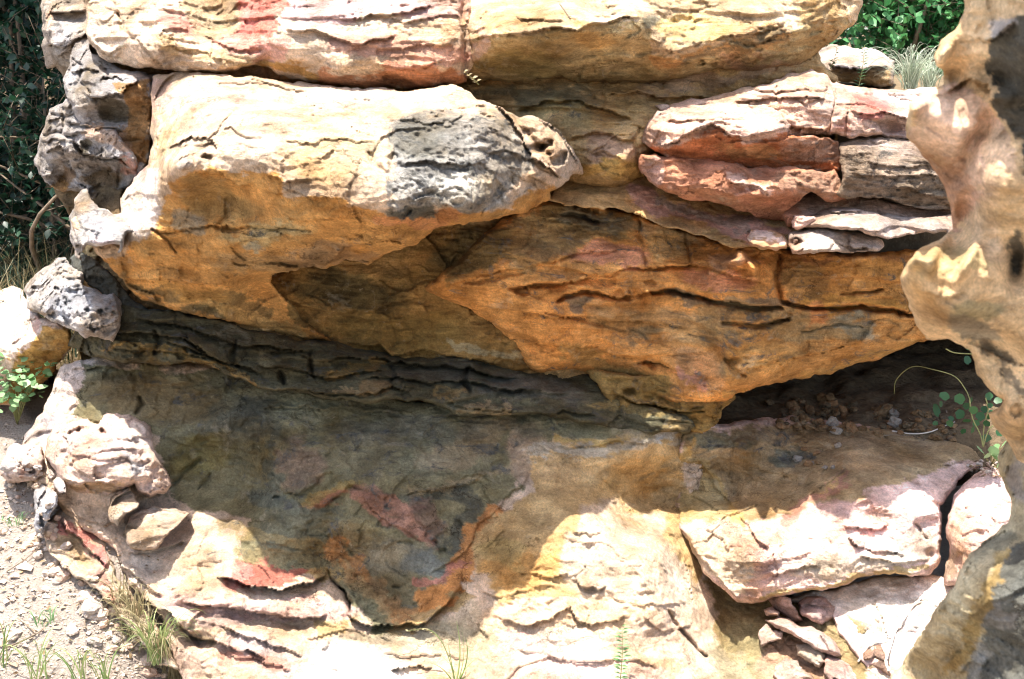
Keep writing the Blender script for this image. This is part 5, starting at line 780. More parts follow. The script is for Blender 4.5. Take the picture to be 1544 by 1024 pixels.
rock('boulder', 'lower blurred foreground boulder in shade at the bottom right corner, green grey and ochre',
     [(1560, 620), (1520, 660), (1508, 690), (1510, 720), (1522, 760), (1518, 792), (1490, 810), (1460, 836), (1448, 860), (1438, 884), (1414, 912), (1396, 942), (1380, 970), (1356, 1000), (1340, 1020), (1320, 1100), (1820, 1100), (1820, 620)],
     [(1560, 640, 2.3), (1515, 720, 2.36), (1560, 720, 2.25), (1520, 800, 2.3), (1560, 820, 2.2), (1450, 880, 2.26), (1500, 880, 2.2), (1400, 960, 2.34), (1450, 960, 2.28), (1340, 1040, 2.44), (1400, 1030, 2.38), (1500, 1000, 2.24), (1560, 950, 2.14), (1600, 1080, 2.08), (1360, 1090, 2.2), (1750, 800, 2.1)],
     rnd=(14, .07), thick=.6, base=(.48, .41, .26), strata=.5, chip=.9, rough=.8, grit=.6, step=2.8,
     paint=[('p', [(1500, 860), (1544, 820), (1640, 820), (1640, 1100), (1440, 1100), (1450, 1020), (1490, 960), (1480, 910)], 12, (.13, .135, .12)), ('e', (1500, 930, 30, 16, 0), .6, (.3, .3, .29), .7), ('l', [(1520, 840), (1490, 900), (1470, 960), (1430, 1000)], 12, (.38, .27, .1), .8), ('e', (1530, 720, 20, 40, 0), .6, (.34, .31, .28), .9), ('e', (1500, 820, 40, 16, -20), .6, (.18, .17, .12), .8), ('e', (1470, 1000, 16, 30, 20), .5, (.33, .34, .33), .8), ('e', (1360, 1016, 20, 10, 0), .5, (.6, .5, .36), .8)],  # last ellipse paints sunlight on the lower left tip
     lich=.1)
# ------------------------------------------------------------------ ground (one sheet to the horizon)
def ground_z(x, y):
    z = np.interp(y, [3.2, 3.42, 3.64, 3.80, 4.0, 4.4, 5.0, 6.5, 9.0, 14.0], [-.02, .03, .19, .29, .41, .47, .6, 1.0, 1.8, 3.0])
    left = sst(-0.8, -1.15, x)
    return (z - 0.06) * left - 0.12 * (1 - left) * sst(2.6, 3.4, y) - 0.02 + 0.02 * np.sin(x * 2.1 + y)
def ground():
    xs = np.concatenate([[-220, -80, -30, -14, -8, -5], np.arange(-3, -0.5, 0.02), np.arange(-.5, 3.01, 0.06), [5, 8, 14, 30, 80, 220]])
    ys = np.concatenate([[-220, -80, -30, -12, -5, -2, 0, 1, 2], np.arange(2.6, 3.3, 0.05), np.arange(3.3, 4.6, 0.02), np.arange(4.6, 6.01, 0.05), [6.5, 7, 8, 10, 13, 16, 22, 40, 90, 220]])
    X, Y = np.meshgrid(xs, ys)
    p = np.stack([X.ravel(), Y.ravel(), 0 * X.ravel()], 1)
    Z = ground_z(X.ravel(), Y.ravel()) + 0.03 * fbm(p * 1.3, 4) + 0.012 * fbm(p * 9, 4, .6)
    V = np.stack([X.ravel(), Y.ravel(), Z], 1)
    n, m_ = X.shape
    I = np.arange(n * m_).reshape(n, m_)
    q = np.stack([I[:-1, :-1], I[:-1, 1:], I[1:, 1:], I[1:, :-1]], -1).reshape(-1, 4)
    m, nt, b = mat_base('dry_dirt', 0.95)
    g = nn(nt, 'ShaderNodeNewGeometry'); P = g.outputs['Position']
    a = noise_(nt, P, 6, 8, .7); f = noise_(nt, P, 70, 6, .7)
    col = mixc(nt, remap(nt, a, .35, .65, 0, 1), (.44, .35, .28, 1), (.56, .47, .4, 1))
    col = mixc(nt, remap(nt, f, .35, .65, 0, .8), col, (.62, .54, .46, 1)); col = mixc(nt, remap(nt, noise_(nt, P, 23, 8, .75), .55, .68, 0, .7), col, (.26, .19, .13, 1))
    vo = nn(nt, 'ShaderNodeTexVoronoi'); nt.links.new(P, vo.inputs['Vector']); vo.inputs['Scale'].default_value = 45
    bp = nn(nt, 'ShaderNodeBump'); bp.inputs['Distance'].default_value = .03
    nt.links.new(math_(nt, 'ADD', f, math_(nt, 'MULTIPLY', noise_(nt, P, 190, 4, .7), .5)), bp.inputs['Height']); nt.links.new(bp.outputs[0], b.inputs['Normal'])
    nt.links.new(col, b.inputs['Base Color'])
    o = link_mesh('ground', V, q.ravel(), np.full(len(q), 4), m)
    o['kind'] = 'structure'
ground()
# ------------------------------------------------------------------ terrain behind and the hollow under the belly
def sheet(name, X, Y, Z, m, kind='structure'):
    n, k = X.shape; I = np.arange(n * k).reshape(n, k)
    q = np.stack([I[:-1, :-1], I[:-1, 1:], I[1:, 1:], I[1:, :-1]], -1).reshape(-1, 4)
    o = link_mesh(name, np.stack([X.ravel(), Y.ravel(), Z.ravel()], 1), q.ravel(), np.full(len(q), 4), m)
    o['kind'] = kind
    return o
def terrace():
    xs = np.arange(-1.12, 5.01, 0.08); ys = np.arange(4.62, 10.0, 0.08)
    # profile: roof of the hollow, front face, top of the terrace, running back
    pr = [(6.3, .74), (5.6, .74), (5.0, .74), (4.7, .75), (4.6, .80), (4.58, 1.0), (4.58, 1.2), (4.6, 1.4), (4.66, 1.44)] + [(4.7 + .1 * i, 1.455 + .008 * i) for i in range(1, 55)]
    t = np.array(pr); X, T = np.meshgrid(xs, np.arange(len(t)))
    Y = t[T, 0]; Z = t[T, 1]
    p = np.stack([X.ravel(), Y.ravel(), Z.ravel()], 1)
    dz = 0.05 * fbm(p * 2.2, 4).reshape(X.shape)
    sheet('hillside', X, Y + dz * (Z < 1.45), Z + dz * np.where(Z < 1.42, 1, .35), plain_material('shaded_earth', (.17, .125, .075), 14, .4, .95, .02))
terrace()
SOIL = plain_material('dark_soil', (.17, .125, .075), 34, .5, .95, .03)
def floor_z(x, y): return 0.43 + 0.10 * (y - 4.3) - .12 * sst(4.45, 4.22, y)
X, Y = np.meshgrid(np.arange(.35, 2.6, .02), np.arange(4.22, 6.3, .02))
p = np.stack([X.ravel(), Y.ravel(), 0 * X.ravel()], 1)
sheet('soil', X, Y, floor_z(X, Y) + (0.035 * fbm(p * 5, 5, .6)).reshape(X.shape), SOIL)
X, Y = np.meshgrid(np.arange(-5.5, -1.25, .05), np.arange(4.75, 10, .05))
p = np.stack([X.ravel(), Y.ravel(), 0 * X.ravel()], 1)
sheet('soil', X, Y, ground_z(X, Y) + .05 + (0.05 * fbm(p * 4, 4, .6)).reshape(X.shape), SOIL)  # dark sheet laid over the ground to darken the thicket's gaps
rock('bedrock_wall', 'back wall of the hollow under the orange wedge, blackened to stand for its shade', [(1030, 470), (1600, 470), (1700, 720), (1010, 690)],
     [(1030, 480, 5.9), (1600, 480, 5.9), (1300, 560, 6.0), (1010, 690, 5.9), (1650, 700, 5.8)], rnd=(10, .1), thick=.5, base=(.06, .048, .034), step=6)  # near black base stands in for the hollow's deep shade

# ------------------------------------------------------------------ plants
G_DARK = leaf_material('dark_leaf', (.005, .024, .013), (.018, .066, .032), .25)
G_BUSH = leaf_material('bush_leaf', (.04, .17, .055), (.15, .40, .15), .4)
G_PALE = leaf_material('pale_leaf', (.13, .27, .10), (.28, .45, .22), .4)
G_VINE = leaf_material('vine_leaf', (.025, .09, .03), (.06, .17, .055), .35)
G_GRASS = leaf_material('grass_blade', (.12, .22, .06), (.36, .42, .16), .4)
G_STRAW = leaf_material('dry_grass', (.2, .165, .08), (.42, .36, .2), .3)
G_SILV = leaf_material('silver_grass', (.25, .33, .22), (.55, .58, .45), .3)
WOOD = plain_material('bark', (.22, .17, .12), 40, .5, .9, .01)
BLEACH = plain_material('bleached_wood', (.66, .6, .52), 60, .2, .85, .005)
STEM = plain_material('stem', (.24, .25, .1), 60, .3, .8)
rs = np.random.RandomState(5)

class Acc:
    def __init__(s): s.v = []; s.f = []; s.n = []; s.a = []; s.k = 0
    def add(s, v, faces, shade):
        v = np.asarray(v, float); s.v.append(v)
        for f in faces: s.f.extend([i + s.k for i in f]); s.n.append(len(f))
        s.a.extend([shade] * len(v)); s.k += len(v)
    def build(s, name, m, parent=None, loc=None, smooth=True):
        o = link_mesh(name, np.concatenate(s.v), s.f, s.n, m, None, smooth, loc)
        at_ = o.data.attributes.new('shade', 'FLOAT', 'POINT'); at_.data.foreach_set('value', np.array(s.a, np.float32))
        if parent:
            o.parent = parent; o.location = np.array(o.location) - np.array(parent.location)
        return o

def unit(v): return v / max(np.linalg.norm(v), 1e-9)
def leaf(acc, pos, d, nrm, L, w, shade, droop=.15, roundness=.5):
    d = unit(np.asarray(d, float)); s = unit(np.cross(nrm, d)); u = np.cross(d, s)
    k = [(0, 0, 0), (.28, w * .8, .05), (.30 + .35 * roundness, w * .95, .04), (1, 0, -droop), (.30 + .35 * roundness, -w * .95, .04), (.28, -w * .8, .05), (.5, 0, -.03)]
    v = [pos + L * (a * d + b * s + c * u) for a, b, c in k]
    acc.add(v, [(0, 6, 2, 1), (6, 3, 2), (0, 5, 4, 6), (6, 4, 3)], shade)
def round_leaf(acc, pos, d, nrm, R, shade):
    d = unit(np.asarray(d, float)); s = unit(np.cross(nrm, d)); u = np.cross(d, s)
    v = [pos + R * (1.0 * d + .0 * u)]
    for i in range(12):
        a = math.pi + 2 * math.pi * i / 12; r = R * (1 - .25 * (i == 0) + .06 * math.sin(5 * a))
        v.append(pos + R * d + r * (math.cos(a) * d + math.sin(a) * s) + R * .16 * u * (1 if i % 2 else .6))
    acc.add(v, [(0, 1 + i, 1 + (i + 1) % 12) for i in range(12)], shade)
def blade(acc, pts, w, shade, seg=9, flat=None):
    """tapered folded ribbon through three or more control points"""
    P = np.asarray(pts, float); n = len(P) - 1
    v = []
    side = unit(np.array(flat)) if flat is not None else unit(rs.normal(size=3) * np.array([1, .6, .2]))
    for i in range(seg + 1):
        t = i / seg
        q = P.copy()
        for r in range(n): q = q[:-1] * (1 - t) + q[1:] * t
        ww = w * (1 - t) ** .7 * (0.6 + 0.4 * min(1, t * 5)) + .0003
        v += [q[0] - side * ww, q[0] + side * ww, q[0] + np.array([0, -ww * .5, ww * .3])]
    f = []
    for i in range(seg):
        a = 3 * i; f += [(a, a + 2, a + 5, a + 3), (a + 2, a + 1, a + 4, a + 5)]
    acc.add(v, f, shade)
def tube(acc, pts, r0, r1, shade=.5, sides=6):
    P = np.asarray(pts, float); v = []; f = []
    for i, q in enumerate(P):
        d = unit(P[min(i + 1, len(P) - 1)] - P[max(i - 1, 0)])
        a = unit(np.cross(d, [0.3, 1, .2])); b = np.cross(d, a); r = r0 + (r1 - r0) * i / (len(P) - 1)
        for k in range(sides):
            t = 2 * math.pi * k / sides; v.append(q + r * (math.cos(t) * a + math.sin(t) * b))
    for i in range(len(P) - 1):
        for k in range(sides):
            a = i * sides + k; b = i * sides + (k + 1) % sides
            f.append((a, b, b + sides, a + sides))
    f.append(tuple(range(sides))[::-1]); f.append(tuple((len(P) - 1) * sides + k for k in range(sides)))
    acc.add(v, f, shade)
def curve(pts, n=14):
    """smooth curve through points"""
    P = np.asarray(pts, float); out = []
    Q = np.concatenate([[2 * P[0] - P[1]], P, [2 * P[-1] - P[-2]]])
    for i in range(len(P) - 1):
        a, b, c, d = Q[i:i + 4]
        for t in np.linspace(0, 1, n, endpoint=False):
            out.append(.5 * ((2 * b) + (c - a) * t + (2 * a - 5 * b + 4 * c - d) * t * t + (3 * b - a - 3 * c + d) * t ** 3))
    out.append(P[-1]); return np.array(out)
def empty(name, loc, label, cat, group=None):
    o = bpy.data.objects.new(name, None); C.objects.link(o); o.location = loc; o.empty_display_size = .05
    return tag(o, label, cat, group)
def A(x, y, d): return at(np.array(x), np.array(y), np.array(d))

def shrub(name, label, base, lobes, nleaf, L, m, cat='bush', up=.4, w=.32, group=None, twigs=10):
    base = np.array(base, float); root = empty(name, base, label, cat, group)
    st = Acc(); cr = Acc()
    for i in range(twigs):
        c, r = lobes[i % len(lobes)]; c = np.array(c, float)
        end = c + rs.normal(size=3) * np.array(r) * .5
        mid = (base + end) / 2 + rs.normal(size=3) * .12
        tube(st, curve([base + rs.normal(size=3) * .04, mid, end], 5), .014, .003)
    vol = np.array([r[0] * r[1] * r[2] for c, r in lobes]); vol = vol / vol.sum()
    # leaves in sprays along short twigs: clumps and gaps
    nsp = nleaf // 9
    for i in range(nsp):
        c, r = lobes[rs.choice(len(lobes), p=vol)]
        v = unit(rs.normal(size=3)); rad = rs.uniform(.35, 1.0) ** .6
        q = np.array(c) + v * np.array(r) * rad
        d = unit(v * .6 + rs.normal(size=3) * .7 + np.array([0, 0, up * .4])); sh = rs.uniform(0, 1)
        for j in range(9):
            pp = q + d * L * .55 * j + rs.normal(size=3) * L * .15
            ld = unit(d * .4 + rs.normal(size=3) * .8); nr = unit(np.array([0, 0, 1.0]) + rs.normal(size=3) * .55)
            leaf(cr, pp, ld, nr, L * rs.uniform(.7, 1.25), w, np.clip(sh + rs.normal() * .2, 0, 1))
        tube(st, [q, q + d * L * 4.5], .0022, .001, sides=3)
    st.build('branches', WOOD, root); cr.build('foliage', m, root)
    return root

gz = lambda x, y: float(ground_z(np.array([x]), np.array([y]))[0])
# dark thicket on the left; high crowns added out of view to shade it
shrub('leafy_shrub', 'dark green shrub filling the upper left corner beside the tall grey boulder', (-2.05, 6.0, gz(-2.05, 6)), [((-2.1, 5.9, 1.5), (.55, .5, .55)), ((-1.75, 6.1, 2.0), (.5, .5, .5)), ((-2.4, 6.0, 2.3), (.7, .6, .6)), ((-1.95, 5.8, 2.7), (.8, .8, .35))], 15000, .045, G_DARK)
shrub('leafy_shrub', 'lower dark shrub with bare twigs behind the lichen boulders on the left', (-1.75, 5.5, gz(-1.75, 5.5)), [((-1.8, 5.45, 1.15), (.45, .35, .35)), ((-2.15, 5.5, .95), (.4, .35, .3)), ((-1.6, 5.6, 1.5), (.35, .35, .3))], 6500, .038, G_DARK, twigs=26)
shrub('tree', 'dense dark tree far left, its crown added above the view to shade the thicket', (-3.0, 6.6, gz(-3, 6.6)), [((-3.0, 6.6, 2.2), (.9, .7, .8)), ((-2.5, 6.0, 3.1), (1.3, 1.0, .35)), ((-2.6, 7.1, 1.4), (1.2, .4, .9)), ((-2.4, 7.2, 2.4), (1.2, .4, .6))], 17000, .085, G_DARK, cat='tree', twigs=14)
# sunlit bush top right
tz = 1.55
shrub('leafy_shrub', 'bright green broad leaved bush behind the pale boulder at the top right', (1.75, 6.4, tz), [((1.62, 6.35, 1.85), (.42, .3, .36)), ((1.95, 6.5, 2.05), (.45, .35, .45)), ((1.5, 6.5, 2.2), (.4, .35, .3)), ((2.25, 6.4, 1.75), (.3, .3, .25))], 12000, .043, G_BUSH, w=.36)
shrub('leafy_shrub', 'narrow leaved green bush half hidden by the foreground boulder at the top right', (2.2, 6.0, tz), [((2.1, 5.95, 1.95), (.28, .25, .4)), ((2.35, 5.9, 1.7), (.35, .25, .25))], 5000, .045, G_BUSH, w=.16)
shrub('leafy_shrub', 'darker green shrub forming the backdrop behind the bright bush at the top right', (2.2, 7.4, 1.6), [((1.7, 7.3, 2.0), (.8, .3, .6)), ((2.6, 7.3, 2.1), (.8, .3, .7))], 7000, .06, G_VINE, w=.36)
def tuft(name, label, base, n, h, spread, w, m, cat='grass tuft', lean=(0, 0, 0), droop=.5, group=None, seg=9):
    base = np.array(base, float); root = empty(name, base, label, cat, group); a = Acc()
    for i in range(n):
        an = rs.uniform(0, 2 * math.pi); r = spread * rs.uniform(.15, 1); hh = h * rs.uniform(.5, 1.1)
        d = np.array([math.cos(an) * r, math.sin(an) * r * .7, 0]) + np.array(lean) * hh
        b = base + rs.normal(size=3) * np.array([.012, .012, .002])
        blade(a, [b, b + d * .25 + np.array([0, 0, hh * .7]), b + d * .8 + np.array([0, 0, hh]), b + d * 1.25 + np.array([0, 0, hh * (1 - droop * rs.uniform(.2, 1))])], w * rs.uniform(.6, 1.2), rs.uniform(0, 1), seg)
    a.build('blades', m, root); return root
tuft('grass_tuft', 'silvery wiry grass tuft beside the pale boulder at the top right', A(1372, 134, 4.95), 150, .17, .17, .0016, G_SILV, droop=.6)
tuft('grass_tuft', 'shorter silvery grass tuft against the foreground boulder at the top right', A(1400, 134, 5.1), 90, .13, .14, .0016, G_SILV, droop=.6)

# dry grass bank under the thicket
def bank():
    a = Acc(); b = Acc()
    for i in range(2600):
        x = rs.uniform(-2.6, -1.3); y = rs.uniform(4.75, 5.6); z = gz(x, y)
        h = rs.uniform(.15, .42); l = rs.normal(size=2) * .12
        pts = [np.array([x, y, z]), np.array([x + l[0] * .4, y + l[1] * .4, z + h * .7]), np.array([x + l[0] * 1.3, y + l[1] * 1.3, z + h])]
        blade(a if rs.rand() < .55 else b, pts, .0024, rs.uniform(0, 1), 5)
    o = a.build('dry_grass', G_STRAW); o['kind'] = 'stuff'; tag(o, 'straw coloured grass in the shade below the thicket on the left', 'grass')
    o = b.build('green_grass', G_DARK); o['kind'] = 'stuff'; tag(o, 'dark green grass growing among the straw below the thicket on the left', 'grass')
bank()
bpy.context.view_layer.update()
DG_ = bpy.context.evaluated_depsgraph_get()
def hit(x, y, lift=0.0):
    """point of the scene seen at a photo position"""
    q = A(x, y, 1.0) - CP; q = q / np.linalg.norm(q)
    ok, loc, nor, idx, ob, mx = S.ray_cast(DG_, Vector(CP), Vector(q))
    hit.ob = ob.name if ok else ''
    return np.array(loc) - q * lift if ok else A(x, y, 4.5)

# leafy plant at the left edge
def plant_left():
    b = hit(26, 640); root = empty('leafy_plant', b, 'young round leaved pale green plant in front of the tilted boulder', 'plant')
    st = Acc(); lf = Acc(); D = float((b - CP) @ FW) - .16
    for (x, y) in [(16, 528), (28, 548), (10, 560), (40, 560), (52, 548), (60, 556), (46, 580), (30, 575), (18, 590), (4, 580), (36, 596), (58, 572), (22, 565), (26, 602), (8, 600), (14, 545), (44, 590), (2, 552)]:
        dd = D + rs.uniform(-.07, .05); e = A(x, y, dd); mid = (b + e) / 2 + np.array([0, 0, .015])
        tube(st, curve([b, mid, e], 5), .0018, .0008, sides=4)
        for k in range(8):
            pp = e + rs.normal(size=3) * np.array([.016, .03, .014])
            leaf(lf, pp, rs.normal(size=3) * np.array([1, .8, .5]), unit(np.array([rs.normal() * .4, -.5, 1])), rs.uniform(.018, .034), .46, rs.uniform(0, 1), .1, .8)
    st.build('stems', STEM, root); lf.build('foliage', G_PALE, root)
plant_left()
def seedling(label, x0, y0, x1, y1, n, L, m, d=None, name='seedling', w=.22, spread=1.0, cat='plant'):
    b = hit(x0, y0) if d is None else A(x0, y0, d); D = float((b - CP) @ FW)
    root = empty(name, b, label, cat); st = Acc(); lf = Acc()
    c = curve([b, A((x0 + x1) / 2 + 2, (y0 + y1) / 2, D - .005), A(x1, y1, D - .01)], 8)
    tube(st, c, .0014, .0006, sides=5)
    for i in range(n):
        t = .15 + .85 * i / max(n - 1, 1); q = c[min(int(t * (len(c) - 1)), len(c) - 1)]; s_ = 1 if i % 2 else -1
        leaf(lf, q, np.array([s_ * spread, -.5 + rs.normal() * .4, .55]), np.array([rs.normal() * .3, -.6, 1]), L * rs.uniform(.75, 1.2) * (1.1 - .4 * t), w, rs.uniform(0, 1), .15)
    st.build('stem', STEM, root); lf.build('foliage', m, root)
seedling('tiny pale seedling rooted in the dark crack between the two top ledges', 722, 128, 700, 108, 8, .017, G_STRAW, d=3.94, w=.4)
seedling('slender feathery green weed in front of the pale boulder at the top right', 1293, 138, 1304, 68, 26, .022, G_VINE, d=4.32, w=.13)
seedling('thin pale green weed at the bottom edge right of the ochre scallop', 934, 1040, 938, 944, 30, .028, G_PALE, w=.15)
seedling('short dark weed growing on the left side of the pale boulder at the top right', 1252, 104, 1262, 70, 20, .014, G_VINE, d=4.46, w=.2)
# grass with a seed head at the bottom centre
def seed_grass():
    b = hit(688, 1018) ; D = float((b - CP) @ FW) - .02; b = A(688, 1036, D)
    root = empty('grass_tuft', b, 'green grass tuft with a drooping seed head at the bottom centre', 'grass tuft'); a = Acc(); h = Acc()
    tips = [((700, 985), (688, 936)), ((706, 990), (696, 948)), ((712, 1000), (702, 960)), ((672, 1005), (650, 1000)), ((668, 1012), (640, 1020)), ((680, 1000), (676, 972)), ((700, 1005), (720, 992)), ((690, 1005), (660, 985)), ((704, 1010), (730, 1008)), ((684, 1010), (664, 1018))]
    for (mx_, my_), (tx, ty) in tips:
        blade(a, [b + rs.normal(size=3) * .004, A(mx_, my_, D - .01), A(tx, ty, D - .02)], .0022, rs.uniform(0, .7), 10)
    c = curve([b, A(676, 990, D), A(662, 962, D - .01), A(644, 949, D - .01), A(616, 951, D - .02)], 7)
    tube(a, c, .0014, .0008, .6, 5)
    for i in range(26):
        q = c[int(len(c) * (.55 + .44 * i / 26))]
        leaf(h, q, np.array([-1, -.3, rs.uniform(-.6, .8)]), rs.normal(size=3), .010, .3, rs.uniform(.4, 1))
    a.build('blades', G_GRASS, root); h.build('seed_head', G_STRAW, root)
seed_grass()
# grass along the ground at the lower left
for i, (x, y, n, h_, m, lab) in enumerate([
    (236, 1000, 40, .16, G_GRASS, 'large green grass tuft against the foot of the striped slab at the lower left'),
    (196, 962, 34, .13, G_STRAW, 'straw coloured tuft leaning on the slope at the lower left'),
    (262, 1030, 40, .12, G_STRAW, 'dry tuft at the bottom edge under the large green one'),
    (60, 1034, 14, .15, G_GRASS, 'sparse grass tuft at the bottom edge near the left corner'),
    (120, 1040, 12, .17, G_GRASS, 'tall thin grass tuft at the bottom edge between the corner and the slope'),
    (4, 1010, 12, .16, G_GRASS, 'grass tuft cut by the left edge at the bottom corner'),
    (66, 942, 16, .05, G_PALE, 'small low green sprig beside the dark twig on the bare ground'),
    (22, 792, 16, .04, G_PALE, 'small green sprig on the bare ground at the left edge'),
    (160, 1036, 12, .14, G_GRASS, 'loose grass tuft at the bottom edge right of the tall thin one')]):
    tuft('grass_tuft', lab, hit(x, min(y, 1022)) if y < 1023 else A(x, y, float((hit(x, 1018) - CP) @ FW) - .03), n, h_, h_ * .75, .0019, m, droop=.5)
# vine in the hollow
def vine():
    b = hit(1478, 672); D = 4.28
    root = empty('vine', b, 'trailing vine with round dark leaves and one bare arching stem in the hollow', 'plant')
    st = Acc(); lf = Acc()
    tube(st, curve([A(1348, 594, D + .2), A(1352, 572, D + .15), A(1376, 553, D + .1), A(1410, 558, D), A(1440, 568, D), A(1456, 588, D), A(1462, 602, D)], 6), .0013, .0017)
    for P_ in [[(1462, 602), (1466, 630), (1478, 655), (1482, 674)], [(1486, 600), (1490, 618), (1484, 640), (1482, 674)], [(1482, 674), (1490, 650), (1500, 640)], [(1426, 526), (1440, 532), (1470, 534)]]:
        tube(st, curve([A(x, y, D - .02) for x, y in P_], 5), .0022, .0018)
    for x, y, r in [(1418, 597, 11), (1443, 604, 12), (1416, 621, 15), (1440, 622, 11), (1464, 604, 9), (1462, 618, 10), (1472, 628, 10), (1456, 634, 9), (1496, 598, 9), (1506, 606, 9), (1500, 640, 10), (1460, 526, 9), (1462, 545, 10), (1492, 662, 11), (1474, 640, 8), (1488, 640, 8), (1506, 655, 9), (1430, 640, 8), (1448, 650, 7), (1420, 610, 7), (1452, 612, 8), (1466, 650, 8), (1480, 618, 8), (1488, 628, 7), (1500, 622, 8), (1496, 612, 6), (1438, 632, 7), (1410, 640, 6)]:
        dd = D + rs.uniform(-.05, .06)
        r *= .7; round_leaf(lf, A(x, y + r * .6, dd), np.array([rs.normal() * .7, rs.normal() * .5, .8]), np.array([rs.normal() * .5, -.8, .7 + rs.normal() * .3]), r * K * dd, rs.uniform(0, 1))
    st.build('stems', STEM, root); lf.build('foliage', G_VINE, root)
    b = hit(1494, 702); root = empty('leafy_plant', b, 'bright sunlit cluster of small round leaves beside the foreground boulder', 'plant'); lf = Acc(); st = Acc()
    for x, y, r in [(1482, 682, 8), (1494, 686, 9), (1504, 680, 8), (1488, 692, 8), (1500, 694, 9), (1508, 690, 8), (1504, 704, 7), (1496, 678, 7), (1510, 674, 7)]:
        dd = 4.12 + rs.uniform(-.03, .03); e = A(x, y, dd)
        tube(st, [b, e], .001, .001, sides=4)
        round_leaf(lf, e, np.array([rs.normal() * .6, -.4, .5]), np.array([rs.normal() * .3, -.5, 1]), r * K * dd, rs.uniform(.4, 1))
    st.build('stems', STEM, root); lf.build('foliage', G_PALE, root)
vine()
def stick(name, label, pts, r0, r1, m, cat='stick', lift=.012, side=None):
    P = [hit(x, y, lift) for x, y in pts]
    D = min(float((q - CP) @ FW) for q in P)
    a = Acc(); tube(a, curve(P, 6), r0, r1, .5, 7)
    if side:
        for sp in side: tube(a, curve([hit(x, y, lift) for x, y in sp], 5), r0 * .6, r1 * .7, .5, 6)
    o = a.build(name, m, loc=P[0]); tag(o, label, cat)
stick('stick', 'bleached forked stick lying on the smooth white slab at the lower right', [(1389, 902), (1376, 914), (1364, 932), (1350, 952), (1342, 976), (1336, 996), (1340, 1012)], .0026, .0042, BLEACH, side=[[(1344, 958), (1324, 966), (1308, 976), (1294, 998)]], lift=.01)
stick('stick', 'pale dead twig lying across the gravel floor of the hollow', [(1345, 650), (1372, 654), (1400, 652), (1430, 640), (1440, 636)], .003, .0015, BLEACH)
stick('stick', 'thin grey twig parallel to the pale one in the hollow', [(1326, 657), (1350, 656), (1384, 658)], .002, .0012, WOOD)
stick('stick', 'dark bent twig lying on the bare ground at the lower left', [(4, 978), (30, 968), (54, 956), (66, 948)], .0028, .0016, WOOD, side=[[(54, 956), (40, 942), (26, 932)]])
stick('stick', 'short reddish twig at the edge of the bare ground on the left', [(10, 862), (34, 846), (60, 826)], .0018, .001, WOOD)
stick('stick', 'grey bent twig stuck in the dirt near the striped slab', [(130, 948), (128, 938), (134, 924), (146, 920)], .002, .0012, WOOD)
stick('stick', 'short brown twig lying on top of the yellow ledge', [(844, 6), (853, 18), (860, 28)], .0022, .0016, WOOD, lift=.008)

# ------------------------------------------------------------------ loose stones
def stone_mesh(seed, m, flat=.6):
    import bmesh
    bm = bmesh.new(); bmesh.ops.create_icosphere(bm, subdivisions=3, radius=1)
    v = np.array([q.co[:] for q in bm.verts])
    h, e = facet(v * 1.1 + seed * 7.1); r = 1 + .25 * fbm(v * .8 + seed * 3.3, 2) + .34 * h + .06 * fbm(v * 4 + seed, 3)
    v = v * r[:, None] * np.array([1, .8, flat])
    for q, c in zip(bm.verts, v): q.co = c
    me = bpy.data.meshes.new('stone'); bm.to_mesh(me); bm.free()
    a = me.color_attributes.new('tint', 'FLOAT_COLOR', 'POINT'); a.data.foreach_set('color', np.tile(np.array([*m, 1], np.float32), len(v)))
    a = me.color_attributes.new('wear', 'FLOAT_COLOR', 'POINT'); a.data.foreach_set('color', np.tile(np.array([.1, .4, .5, 1], np.float32), len(v)))
    me.materials.append(ROCK); return me
BROWN = [stone_mesh(i, c) for i, c in enumerate([(.17, .115, .062), (.21, .145, .08), (.14, .11, .07), (.24, .15, .08)])]
PALE = [stone_mesh(10 + i, c) for i, c in enumerate([(.55, .48, .42), (.6, .5, .4), (.46, .42, .39), (.58, .44, .36)])]
GREYS = [stone_mesh(21, (.3, .28, .25))]
def put_stone(me, x, y, r, label, group=None, sink=.25):
    q = hit(x, y); D = float((q - CP) @ FW); R = r * K * D
    o = bpy.data.objects.new('stone', me); C.objects.link(o)
    o.location = q + np.array([0, 0, R * (.5 - sink)]); o.rotation_euler = (rs.normal() * .3, rs.normal() * .3, rs.uniform(0, 6.28)); o.scale = (R, R * rs.uniform(.8, 1.1), R * rs.uniform(.8, 1.15))
    tag(o, label, 'stone', group)
lab = 'brown chip of rock among the rubble scattered over the dark floor of the hollow'
for i in range(110):
    x = rs.uniform(1160, 1440); y = np.clip(612 + .09 * (x - 1160) + abs(rs.normal()) * 0 + rs.uniform(-12, 34), 606, 664)
    put_stone(BROWN[i % 4], x, y, rs.uniform(3, 8.5) * (1.2 if rs.rand() < .2 else 1), lab, 'loose rubble on the hollow floor')
